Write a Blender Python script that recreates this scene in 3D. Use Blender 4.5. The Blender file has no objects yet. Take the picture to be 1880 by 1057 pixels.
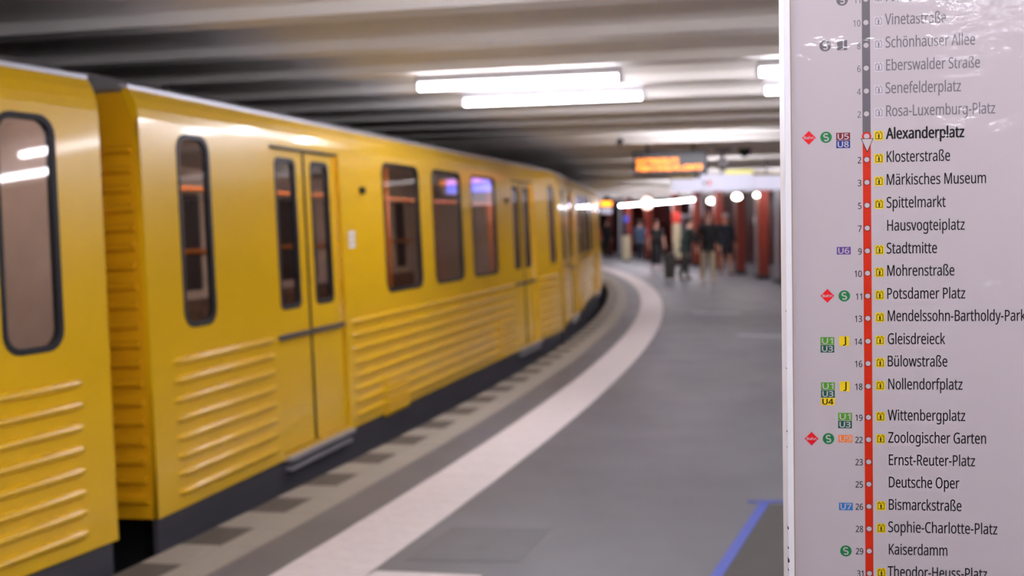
import bpy, bmesh, math, random
from mathutils import Vector, Matrix
from math import sin, cos, pi, radians, hypot, atan2, sqrt

random.seed(7)
SC = bpy.context.scene
COL = SC.collection

# ---------------------------------------------------------------- camera
F_PX = 2000.0
cam_d = bpy.data.cameras.new('camera')
cam = bpy.data.objects.new('camera', cam_d)
COL.objects.link(cam)
pitch = math.atan(34.0 / F_PX)
roll = 0.009
fw = Vector((0, cos(pitch), -sin(pitch)))
rt = Vector((1, 0, 0))
up = rt.cross(fw)
rt2 = rt * cos(roll) - up * sin(roll)
up2 = up * cos(roll) + rt * sin(roll)
mw = Matrix((rt2, up2, -fw)).transposed().to_4x4()
mw.translation = Vector((0, 0, 1.6))
cam.matrix_world = mw
cam_d.sensor_width = 36.0
cam_d.lens = F_PX / 1880 * 36.0
cam_d.shift_y = -84.5 / 1880
cam_d.clip_start = 0.05
cam_d.clip_end = 400
cam_d.dof.use_dof = True
cam_d.dof.focus_distance = 1.49
cam_d.dof.aperture_fstop = 4.0
cam_d.dof.aperture_blades = 0
SC.camera = cam

# ---------------------------------------------------------------- world, exposure
w = bpy.data.worlds.new('world')
SC.world = w
w.use_nodes = True
w.node_tree.nodes['Background'].inputs[0].default_value = (0.5, 0.5, 0.6, 1)
w.node_tree.nodes['Background'].inputs[1].default_value = 0.02
SC.view_settings.view_transform = 'Standard'
SC.view_settings.look = 'None'
SC.view_settings.gamma = 1
SC.view_settings.use_curve_mapping = False
SC.view_settings.exposure = 1.06
try:
    SC.cycles.use_denoising = True
    SC.cycles.max_bounces = 7
    SC.cycles.diffuse_bounces = 4
    SC.cycles.transparent_max_bounces = 10
    SC.cycles.sample_clamp_indirect = 6
    SC.cycles.caustics_reflective = False
    SC.cycles.caustics_refractive = False
except Exception:
    pass
LAMP_STRENGTH = 26.0

# ---------------------------------------------------------------- shared layout numbers
CC = Vector((-85.287, 32.231, 0))          # centre of the platform curve
R_EDGE, R_TILE, R_WL, R_WR = 87.776, 88.194, 88.474, 88.897
R_COL, R_WALL, R_LEFT = 92.2, 95.0, 81.5
TH0, TH1 = radians(-31), radians(27)
Z_SOFFIT, Z_CEIL, Z_TRACK = 2.70, 3.02, -0.95


def P(R, th, z=0.0):
    return Vector((CC.x + R * cos(th), CC.y + R * sin(th), z))


# ---------------------------------------------------------------- materials
def lin(c):
    if isinstance(c, str):
        c = tuple(int(c[i:i + 2], 16) / 255 for i in (0, 2, 4))
    return tuple(x / 12.92 if x <= 0.04045 else ((x + 0.055) / 1.055) ** 2.4 for x in c)


def mat(name, col, rough=0.6, metal=0.0, emit=0.0, spec=0.5, noise=0.0, nscale=8.0, bump=0.0, bscale=60.0, coat=0.0,
        rnoise=0.0, stretch=None, col2=None):
    m = bpy.data.materials.new(name)
    m.use_nodes = True
    nt = m.node_tree
    b = nt.nodes['Principled BSDF']
    c = lin(col)
    b.inputs['Base Color'].default_value = (*c, 1)
    b.inputs['Roughness'].default_value = rough
    b.inputs['Metallic'].default_value = metal
    b.inputs['Specular IOR Level'].default_value = spec
    b.inputs['Coat Weight'].default_value = coat
    b.inputs['Coat Roughness'].default_value = 0.08
    if emit:
        b.inputs['Emission Color'].default_value = (*c, 1)
        b.inputs['Emission Strength'].default_value = emit
    tc = None
    if noise or bump or rnoise or col2:
        tc = nt.nodes.new('ShaderNodeTexCoord')
        mp = nt.nodes.new('ShaderNodeMapping')
        if stretch:
            mp.inputs['Scale'].default_value = stretch
        nt.links.new(tc.outputs['Object'], mp.inputs['Vector'])
    if noise or col2:
        n = nt.nodes.new('ShaderNodeTexNoise')
        n.inputs['Scale'].default_value = nscale
        n.inputs['Detail'].default_value = 6
        nt.links.new(mp.outputs['Vector'], n.inputs['Vector'])
        r = nt.nodes.new('ShaderNodeValToRGB')
        r.color_ramp.elements[0].position = 0.3
        r.color_ramp.elements[1].position = 0.7
        lo = tuple(x * (1 - noise) for x in c)
        hi = lin(col2) if col2 else tuple(min(1, x * (1 + noise)) for x in c)
        r.color_ramp.elements[0].color = (*lo, 1)
        r.color_ramp.elements[1].color = (*hi, 1)
        nt.links.new(n.outputs['Fac'], r.inputs['Fac'])
        nt.links.new(r.outputs['Color'], b.inputs['Base Color'])
    if rnoise:
        n3 = nt.nodes.new('ShaderNodeTexNoise')
        n3.inputs['Scale'].default_value = 1.3
        n3.inputs['Detail'].default_value = 4
        nt.links.new(mp.outputs['Vector'], n3.inputs['Vector'])
        mr = nt.nodes.new('ShaderNodeMapRange')
        mr.inputs['To Min'].default_value = rough - rnoise
        mr.inputs['To Max'].default_value = rough + rnoise
        nt.links.new(n3.outputs['Fac'], mr.inputs['Value'])
        nt.links.new(mr.outputs['Result'], b.inputs['Roughness'])
    if bump:
        n2 = nt.nodes.new('ShaderNodeTexNoise')
        n2.inputs['Scale'].default_value = bscale
        n2.inputs['Detail'].default_value = 4
        nt.links.new(mp.outputs['Vector'], n2.inputs['Vector'])
        bp = nt.nodes.new('ShaderNodeBump')
        bp.inputs['Strength'].default_value = 1.0
        bp.inputs['Distance'].default_value = bump
        nt.links.new(n2.outputs['Fac'], bp.inputs['Height'])
        nt.links.new(bp.outputs['Normal'], b.inputs['Normal'])
    return m


def glass_mat(name, tint, gloss=0.12, rough=0.03):
    m = bpy.data.materials.new(name)
    m.use_nodes = True
    nt = m.node_tree
    nt.nodes.clear()
    out = nt.nodes.new('ShaderNodeOutputMaterial')
    tr = nt.nodes.new('ShaderNodeBsdfTransparent')
    tr.inputs[0].default_value = (*lin(tint), 1)
    gl = nt.nodes.new('ShaderNodeBsdfGlossy')
    gl.inputs['Roughness'].default_value = rough
    fr = nt.nodes.new('ShaderNodeLayerWeight')
    fr.inputs[0].default_value = 0.5
    pw = nt.nodes.new('ShaderNodeMath')
    pw.operation = 'POWER'
    pw.inputs[1].default_value = 4.0
    ad = nt.nodes.new('ShaderNodeMath')
    ad.operation = 'MULTIPLY_ADD'
    ad.use_clamp = True
    ad.inputs[1].default_value = 0.7
    ad.inputs[2].default_value = gloss
    mx = nt.nodes.new('ShaderNodeMixShader')
    nt.links.new(fr.outputs['Facing'], pw.inputs[0])
    nt.links.new(pw.outputs[0], ad.inputs[0])
    nt.links.new(ad.outputs[0], mx.inputs[0])
    nt.links.new(tr.outputs[0], mx.inputs[1])
    nt.links.new(gl.outputs[0], mx.inputs[2])
    nt.links.new(mx.outputs[0], out.inputs[0])
    return m


M = dict(
    asphalt=mat('asphalt', '68686f', 0.42, noise=0.12, nscale=1.6, bump=0.002, bscale=140, rnoise=0.12),
    patch=mat('asphalt_patch', '64646a', 0.5, noise=0.08, nscale=5, bump=0.002, bscale=140),
    darkpatch=mat('dark_mat', '4a4642', 0.7, noise=0.08, nscale=9, bump=0.001, bscale=200),
    joint=mat('joint_mortar', '6a6660', 0.9, noise=0.1),
    palestone=mat('pale_granite', '9c978f', 0.6, noise=0.16, nscale=90, bump=0.0006, bscale=200),
    darkstone=mat('dark_granite', '575350', 0.6, noise=0.14, nscale=90, bump=0.0006, bscale=200),
    whitestone=mat('white_slab', 'dcd4d6', 0.55, noise=0.05, nscale=14, bump=0.0005, bscale=120),
    linepaint=mat('road_paint', 'bcbccb', 0.6, noise=0.08, nscale=20),
    tape=mat('blue_tape', '4459bb', 0.45, noise=0.1, nscale=30),
    concrete=mat('painted_concrete', 'f3efe9', 0.75, noise=0.05, nscale=1.5, bump=0.003, bscale=20, stretch=(0.3, 1, 1)),
    soot=mat('sooty_concrete', '3a3630', 0.9, noise=0.2, nscale=1.0),
    tunnel=mat('tunnel_wall', '2a2724', 0.9, noise=0.2, nscale=1.2),
    ballast=mat('ballast', '38332e', 0.95, noise=0.35, nscale=25, bump=0.03, bscale=18),
    rail=mat('rail_steel', '6b6058', 0.35, 0.9),
    redpaint=mat('red_column_paint', '6c200e', 0.4, noise=0.08, nscale=3),
    redtile=mat('dark_red_tile', '3a1512', 0.35, noise=0.12, nscale=6),
    greymetal=mat('grey_metal', '8d8a8f', 0.45, 0.3, noise=0.05),
    lightmetal=mat('light_metal', 'c2c1c8', 0.35, 0.6, noise=0.04),
    darkmetal=mat('dark_metal', '26262a', 0.45, 0.2),
    black=mat('black_plastic', '0d0d0f', 0.4),
    white=mat('white_paint', 'd8d6da', 0.5, noise=0.03),
    lamp=mat('lamp_diffuser', 'f8f5ff', 0.5, emit=LAMP_STRENGTH),
    yellow=mat('train_yellow', 'e0b112', 0.30, noise=0.035, nscale=1.2, coat=0.35, rnoise=0.06),
    yellow_shade=mat('train_yellow_end_shade', 'd6a00e', 0.42, noise=0.05, nscale=2.0),  # same yellow paint, with interreflection shade at the ends put into the colour
    silver=mat('gutter_silver', 'c9ccd6', 0.4, 0.3),
    roofgrey=mat('roof_grey', '77777a', 0.6, noise=0.1),
    skirt=mat('skirt_grey', '434249', 0.5, noise=0.15, nscale=3, stretch=(0.3, 1, 3)),
    under=mat('underframe_black', '101012', 0.8),
    rubber=mat('window_rubber', '101218', 0.6),
    glass=glass_mat('train_glass', 'd8d2ce', 0.08),
    doorglass=glass_mat('door_glass', 'd0c8c4', 0.08),
    inwall=mat('interior_laminate', 'bdb2a8', 0.6, noise=0.1, nscale=6),
    infloor=mat('interior_floor', '4a4845', 0.7, noise=0.2, nscale=30),
    seat=mat('seat_fabric', '3c4a52', 0.9, noise=0.5, nscale=14, col2='8a6a52'),
    orange=mat('orange_rail', 'd27a2c', 0.4),
    inlamp=mat('interior_lamp', 'f4f0ff', 0.5, emit=14.0),
    screen=mat('info_screen', '6a72f0', 0.4, emit=2.2),
    carlamp=mat('car_lamp_lit', 'f2f0ff', 0.5, emit=5.0),
    amber=mat('amber_led', 'ff8a1e', 0.5, emit=2.6),
    displaypanel=mat('display_panel', '16181c', 0.35),
    signwhite=mat('lit_sign_white', 'c4c3d4', 0.5, emit=0.25),
    signyellow=mat('lit_sign_yellow', 'e8e070', 0.5, emit=0.2),
    signbrown=mat('sign_ochre', '8f7c3a', 0.6),
    globe=mat('globe_glass', 'ffd9c8', 0.5, emit=1.6),
    spot=mat('round_lamp', 'fff3dc', 0.5, emit=14.0),
    blue=mat('blue_enamel_glow', '2f45b8', 0.5, emit=0.15),  # sign colour with a faint glow of its own added
    cream=mat('cream_enamel', 'cbbf9f', 0.5, noise=0.05),
    signred=mat('red_enamel', 'd8402f', 0.5),
    olive=mat('olive_enamel_glow', 'a8a418', 0.5, emit=0.2),  # disc colour also given a weak emission
    darkpanel=mat('dark_panel', '322c34', 0.5),
    green=mat('green_panel', '3a4a2c', 0.6),
)


# ---------------------------------------------------------------- object helpers
def link(name, me, m=None, parent=None):
    o = bpy.data.objects.new(name, me)
    COL.objects.link(o)
    if m is not None and not me.materials:
        me.materials.append(m)
    if parent is not None:
        o.parent = parent
    return o


def tag(o, label=None, cat=None, group=None, kind=None):
    if label:
        o['label'] = label
    if cat:
        o['category'] = cat
    if group:
        o['group'] = group
    if kind:
        o['kind'] = kind
    return o


def thing(name, label, cat, loc=(0, 0, 0), rz=0.0, group=None):
    o = bpy.data.objects.new(name, None)
    o.empty_display_size = 0.2
    COL.objects.link(o)
    o.location = loc
    o.rotation_euler = (0, 0, rz)
    return tag(o, label, cat, group)


class MB:
    """collects primitive solids into one mesh"""

    def __init__(s):
        s.bm = bmesh.new()

    def box(s, x0, x1, y0, y1, z0, z1, bev=0.0):
        v = [s.bm.verts.new(p) for p in ((x0, y0, z0), (x1, y0, z0), (x1, y1, z0), (x0, y1, z0),
                                         (x0, y0, z1), (x1, y0, z1), (x1, y1, z1), (x0, y1, z1))]
        fs = [s.bm.faces.new([v[i] for i in f]) for f in
              ((3, 2, 1, 0), (4, 5, 6, 7), (0, 1, 5, 4), (1, 2, 6, 5), (2, 3, 7, 6), (3, 0, 4, 7))]
        if bev:
            es = list({e for f in fs for e in f.edges})
            bmesh.ops.bevel(s.bm, geom=es, offset=bev, segments=2, affect='EDGES', profile=0.5)
        return s

    def tube(s, a, b, r, n=10, r2=None):
        a, b = Vector(a), Vector(b)
        d = (b - a).normalized()
        q = d.orthogonal().normalized()
        k = d.cross(q)
        r2 = r if r2 is None else r2
        A = [s.bm.verts.new(a + (q * cos(t) + k * sin(t)) * r) for t in [2 * pi * i / n for i in range(n)]]
        B = [s.bm.verts.new(b + (q * cos(t) + k * sin(t)) * r2) for t in [2 * pi * i / n for i in range(n)]]
        for i in range(n):
            f = s.bm.faces.new((A[i], A[(i + 1) % n], B[(i + 1) % n], B[i]))
            f.smooth = True
        s.bm.faces.new(A[::-1])
        s.bm.faces.new(B)
        return s

    def ball(s, c, rx, ry=None, rz=None, u=14, v=9):
        ry = ry or rx
        rz = rz or rx
        mm = Matrix.Translation(Vector(c)) @ Matrix.Diagonal((rx, ry, rz, 1))
        r = bmesh.ops.create_uvsphere(s.bm, u_segments=u, v_segments=v, radius=1, matrix=mm)
        for vv in r['verts']:
            for f in vv.link_faces:
                f.smooth = True
        return s

    def prism(s, pts, axis, h0, h1):
        """closed polygon pts (2D) extruded along axis 'x','y' or 'z'"""
        def mk(p, h):
            return {'z': (p[0], p[1], h), 'y': (p[0], h, p[1]), 'x': (h, p[0], p[1])}[axis]
        A = [s.bm.verts.new(mk(p, h0)) for p in pts]
        B = [s.bm.verts.new(mk(p, h1)) for p in pts]
        n = len(pts)
        for i in range(n):
            s.bm.faces.new((A[i], A[(i + 1) % n], B[(i + 1) % n], B[i]))
        s.bm.faces.new(A[::-1])
        s.bm.faces.new(B)
        return s

    def mesh(s, name='part'):
        bmesh.ops.recalc_face_normals(s.bm, faces=s.bm.faces[:])
        me = bpy.data.meshes.new(name)
        s.bm.to_mesh(me)
        s.bm.free()
        return me

    def build(s, name, m, parent=None):
        return link(name, s.mesh(name), m, parent)


def rrect(x0, x1, y0, y1, r, n=5):
    pts = []
    for cx, cy, a0 in ((x1 - r, y1 - r, 0), (x0 + r, y1 - r, 90), (x0 + r, y0 + r, 180), (x1 - r, y0 + r, 270)):
        for i in range(n + 1):
            a = radians(a0 + 90 * i / n)
            pts.append((cx + r * cos(a), cy + r * sin(a)))
    return pts


def plate(outer, holes, th, name):
    """flat plate with holes in XY, thickness th, as a mesh lying in x,z with y from 0 to th (outside face at y=0)"""
    cu = bpy.data.curves.new(name, 'CURVE')
    cu.dimensions = '2D'
    cu.fill_mode = 'BOTH'
    cu.extrude = th / 2
    for pts in [outer] + holes:
        sp = cu.splines.new('POLY')
        sp.points.add(len(pts) - 1)
        for i, p in enumerate(pts):
            sp.points[i].co = (p[0], p[1], 0, 1)
        sp.use_cyclic_u = True
    tmp = bpy.data.objects.new('tmp', cu)
    COL.objects.link(tmp)
    bpy.context.view_layer.update()
    dg = bpy.context.evaluated_depsgraph_get()
    me = bpy.data.meshes.new_from_object(tmp.evaluated_get(dg))
    bpy.data.objects.remove(tmp)
    me.transform(Matrix(((1, 0, 0, 0), (0, 0, -1, th / 2), (0, 1, 0, 0), (0, 0, 0, 1))))
    me.name = name
    return me


def ring_mesh(prof, th0, th1, n, name, flip=False):
    """sweep a radial profile [(R, z), ...] around the curve centre"""
    vs, fs = [], []
    k = len(prof)
    for i in range(n + 1):
        th = th0 + (th1 - th0) * i / n
        for R, z in prof:
            vs.append(tuple(P(R, th, z)))
    for i in range(n):
        for j in range(k - 1):
            a = i * k + j
            f = (a, a + 1, a + k + 1, a + k)
            fs.append(f[::-1] if flip else f)
    me = bpy.data.meshes.new(name)
    me.from_pydata(vs, [], fs)
    me.update()
    return me


# ---------------------------------------------------------------- the setting
floor = link('floor', ring_mesh([(R_EDGE + 0.01, Z_TRACK), (R_EDGE + 0.01, -0.012), (R_TILE, -0.012), (R_TILE, 0), (R_WL, 0), (R_WL, -0.012),
                                 (R_WR, -0.012), (R_WR, 0), (R_WALL + 0.1, 0)], TH0, TH1, 150, 'floor'), M['asphalt'])
floor['kind'] = 'structure'
floor.data.materials.append(M['joint'])
for p in floor.data.polygons:
    c = p.center
    r = hypot(c.x - CC.x, c.y - CC.y)
    if p.center.z < -0.005 and p.center.z > -0.1:
        p.material_index = 1

PITCH = 0.640 / R_EDGE
TH_T = atan2(5.71 - CC.y, -1.39 - CC.x)    # far outer corner of one dark tile
SK = 0.00194


def slab(name, r0, r1, t0, t1, m, z1=0.0, z0=-0.012, gap=0.002):
    """stone slab between two radii, built about the angle 0, then turned"""
    dg = gap / R_EDGE
    pts = []
    for r, t in ((r0 + gap, t0 + dg), (r1 - gap, t0 + dg), (r1 - gap, t1 - dg), (r0 + gap, t1 - dg)):
        th = t + SK * (r - R_EDGE)
        pts.append((r * cos(th), r * sin(th)))
    b = MB()
    b.prism(pts, 'z', z0, z1)
    return b.mesh(name), m


R_SQ = R_EDGE + 0.215
kinds = [('dark_edge_tile', *slab('dark_edge_tile', R_EDGE, R_SQ, -PITCH / 2, 0, M['darkstone'])),
         ('pale_edge_tile', *slab('pale_edge_tile', R_EDGE, R_SQ, -PITCH, -PITCH / 2, M['palestone'])),
         ('pale_inner_tile', *slab('pale_inner_tile', R_SQ, R_TILE, -PITCH / 2, 0, M['palestone'])),
         ('pale_inner_tile', *slab('pale_inner_tile', R_SQ, R_TILE, -PITCH, -PITCH / 2, M['palestone'])),
         ('white_strip_slab', *slab('white_strip_slab', R_WL, R_WR, -PITCH / 2, 0, M['whitestone'], 0.001)),
         ('white_strip_slab', *slab('white_strip_slab', R_WL, R_WR, -PITCH, -PITCH / 2, M['whitestone'], 0.001))]
for name, me, m in kinds:
    me.materials.append(m)
for k in range(-12, 66):
    for name, me, m in kinds:
        o = link(name, me, None, floor)
        o.location = (CC.x, CC.y, 0)
        o.rotation_euler = (0, 0, TH_T + k * PITCH)
# the rest of the strips, past what can be told apart
for nm, ra, rb, m in (('pale_edge_band', R_EDGE, R_TILE, 'palestone'), ('white_strip_band', R_WL, R_WR, 'whitestone')):
    t = TH_T + 65 * PITCH
    o = link(nm, ring_mesh([(ra, 0), (rb, 0)], t, TH1, 30, nm), M[m], floor)
    o['kind'] = 'stuff'


def flat(name, pts, m, z0, z1, parent=None):
    b = MB()
    b.prism(pts, 'z', z0, z1)
    return b.build(name, m, parent)


# painted dashes, repair patches and a pale cross strip in the asphalt
flat('painted_dash', [(3.17, 19.05), (3.95, 18.82), (3.96, 19.0), (3.18, 19.23)], M['linepaint'], -0.001, 0.003, floor)
flat('painted_dash', [(3.15, 15.22), (3.93, 14.99), (3.94, 15.15), (3.16, 15.38)], M['linepaint'], -0.001, 0.003, floor)
flat('repair_patch', [(-0.33, 5.72), (0.2, 5.68), (0.02, 5.12), (-0.52, 5.16)], M['patch'], -0.001, 0.002, floor)
flat('cross_strip', [(-0.64, 5.005), (-0.15, 4.925), (-0.2, 4.72), (-0.75, 4.80)], M['whitestone'], -0.001, 0.003, floor)
flat('dark_floor_panel', [(1.43, 6.13), (2.6, 6.10), (2.3, 4.3), (0.72, 4.34)], M['darkpatch'], -0.001, 0.003, floor)
b = MB()
b.prism([(1.40, 6.17), (1.455, 6.17), (0.78, 4.50), (0.725, 4.50)], 'z', 0.0035, 0.005)
b.prism([(1.33, 6.205), (1.62, 6.195), (1.62, 6.16), (1.33, 6.165)], 'z', 0.0035, 0.005)
tp = b.build('floor_tape', M['tape'])
tag(tp, 'blue adhesive tape stuck on the grey platform floor below the line map board', 'tape')

# track side
tb = link('ground', ring_mesh([(R_LEFT - 0.1, Z_TRACK), (R_EDGE + 0.02, Z_TRACK)], TH0, TH1, 90, 'ground'), M['ballast'])
tb['kind'] = 'structure'
for rr, nm in ((R_EDGE - 0.55, 'rail'), (R_EDGE - 1.985, 'rail')):
    link(nm, ring_mesh([(rr - 0.035, Z_TRACK), (rr - 0.035, Z_TRACK + 0.14), (rr + 0.035, Z_TRACK + 0.14), (rr + 0.035, Z_TRACK)],
                       TH0, TH1, 120, 'rail'), M['rail'], tb)
wl = link('wall_left', ring_mesh([(R_LEFT, Z_TRACK), (R_LEFT, Z_CEIL)], TH0, TH1, 90, 'wall_left'), M['tunnel'])
wl['kind'] = 'structure'
wr = link('wall_right', ring_mesh([(R_WALL, 0), (R_WALL, Z_CEIL)], TH0, TH1, 90, 'wall_right', True), M['redtile'])
wr['kind'] = 'structure'
# end walls, far out of view round the bend and behind the camera
for nm, th in (('wall_far', TH1), ('wall_rear', TH0)):
    me = bpy.data.meshes.new(nm)
    me.from_pydata([tuple(P(R_LEFT, th, Z_TRACK)), tuple(P(R_WALL, th, Z_TRACK)), tuple(P(R_WALL, th, Z_CEIL)), tuple(P(R_LEFT, th, Z_CEIL))],
                   [], [(0, 1, 2, 3)])
    o = link(nm, me, M['redtile'])
    o['kind'] = 'structure'

# ceiling slab with transverse concrete beams
AB = radians(15.2)
NN = Vector((sin(AB), cos(AB), 0))
BB = Vector((cos(AB), -sin(AB), 0))
ceil_o = link('ceiling', ring_mesh([(R_LEFT - 0.1, Z_CEIL), (R_WALL + 0.1, Z_CEIL)], TH0, TH1, 90, 'ceiling', True), M['concrete'])
ceil_o['kind'] = 'structure'


def hit_circle(t, R, near_pos=True):
    """where the beam line at distance t meets the circle R: coordinate along BB (right-hand solution)"""
    o = NN * t - CC
    bq = o.dot(BB)
    cq = o.dot(o) - R * R
    D = bq * bq - cq
    return -bq + sqrt(max(D, 0))


BW, BT = 0.20, 0.44
t = 5.27 - 1.1 * 14
k = 0
while t < 62:
    u0, u1 = hit_circle(t, R_LEFT), hit_circle(t, R_WALL)
    b = MB()
    b.prism([(t, Z_SOFFIT), (t + BW, Z_SOFFIT), (t + 0.27, Z_CEIL + 0.01), (t - 0.70, Z_CEIL + 0.01), (t - 0.02, Z_SOFFIT + 0.065)], 'x', u0 - 0.15, u1 + 0.15)
    o = b.build('ceiling_beam', M['concrete'], ceil_o)
    o.rotation_euler = (0, 0, -AB)
    t += 1.1


# ---------------------------------------------------------------- tube lamps
def lamp_meshes(L):
    h = MB().box(0, L, -0.045, 0.045, 0.03, 0.082, 0.008).mesh('housing')
    h.materials.append(M['white'])
    d = MB()
    d.tube((0.02, 0, 0.006), (L - 0.02, 0, 0.006), 0.03, 12)
    d = d.mesh('tube')
    d.materials.append(M['lamp'])
    c = MB().box(-0.012, 0.02, -0.04, 0.04, -0.026, 0.05, 0.004).mesh('end_cap')
    c.materials.append(M['white'])
    return h, d, c


LM = lamp_meshes(1.53)


def tube_lamp(u, t, z, label, group=None, rz=-AB, loc=None):
    pos = BB * u + NN * t if loc is None else Vector(loc)
    o = thing('tube_lamp', label, 'lamp', (pos.x, pos.y, z), rz, group)
    link('housing', LM[0], None, o)
    link('lamp_tube', LM[1], None, o)
    a = link('end_cap', LM[2], None, o)
    c = link('end_cap', LM[2], None, o)
    c.location.x = 1.53 - 0.008
    return o


LZ = 2.615
HANG = MB().box(-0.015, 0.015, -0.01, 0.01, 0.08, 0.56).mesh('hanger')
HANG.materials.append(M['white'])
tube_lamp(-2.80, 7.66, LZ, 'longest lit white tube lamp under the ceiling, upper one of the middle pair')
tube_lamp(-2.80, 8.78, LZ, 'lit white tube lamp under a ceiling beam, lower one of the middle pair')
tube_lamp(-0.33, 7.66, LZ, 'lit white tube lamp cut off by the line map board, upper of two')
tube_lamp(-0.33, 8.78, LZ, 'lit white tube lamp cut off by the line map board, lower of two')
for u in (2.14, 4.61, 7.08):
    for tt in (7.66, 8.78):
        if u + 1.6 < hit_circle(tt, R_WALL) - 0.2:
            tube_lamp(u, tt, LZ, 'white tube lamp in the row hidden behind the line map board', 'lamps behind the line map board')
for tt in (-1.12, 0.0, -5.52, -4.42, -11.0, -9.9, 1.04, 2.16, 3.28):  # unseen rows; those nearest the camera are added to light board, beams and floor
    e = hit_circle(tt, R_EDGE)
    u = e + (1.5 if tt > 1 else 3.37)
    while u + 1.6 < hit_circle(tt, R_WALL) - 0.2:
        o = tube_lamp(u, tt, 2.46, 'unseen white tube lamp above or behind the camera, some rows added for light', 'ceiling lamps behind the viewpoint')
        for hx in (0.27, 1.26):
            link('hanger', HANG, None, o).location.x = hx  # rods added to hang these rows low, for brighter beam faces
        u += 2.47
# unseen lamps added between the far beams to light ceiling and floor there
for kk in (14, 15, 19, 23, 24, 28, 29, 33, 34, 39, 44, 50):
    tt = 5.27 + 1.1 * (kk - 7) + 0.33
    e = hit_circle(tt, R_EDGE)
    u = e + 1.0
    while u + 1.6 < hit_circle(tt, R_WALL) - 0.3:
        tube_lamp(u, tt, 2.80, 'unseen white tube lamp added between two ceiling beams to light the far platform', 'unseen lamps added between the far ceiling beams')
        u += 2.47
# the long chain of tubes along the platform near the far kiosks
i = 0
words = ['first', 'second', 'third', 'fourth', 'fifth', 'sixth', 'seventh', 'eighth']
th = radians(2.3)
while i < 8:
    p = P(91.4, th)
    tube_lamp(0, 0, 2.33, 'lit tube lamp, %s from the near end of the bright chain above the walkers' % words[i], 'chain of tubes above the walkers',
              rz=th + pi / 2, loc=(p.x, p.y))
    b = MB()
    th += 1.6 / 91.4
    i += 1


# ---------------------------------------------------------------- train cars
LB, WB = 10.05, 2.30
A2 = Vector((-1.82192, 5.56099, 0.1))
KD = 0.26094475
D2 = Vector((KD, 1, 0)).normalized()
CANT = radians(2.4)
W_IN = [(0.34, 0.67), (3.36, 4.24), (4.60, 5.49), (5.84, 6.77), (9.42, 9.76)]
DOORS = [(1.42, 2.50), (7.50, 8.58)]
RIBW = [0.878, 0.778, 0.675, 0.573, 0.473, 0.374, 0.283, 0.185]
RSEG = [(0.20, 1.36), (2.60, 7.42), (8.68, 9.86)]


def shared(me, m):
    me.materials.append(M[m] if isinstance(m, str) else m)
    return me


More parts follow.
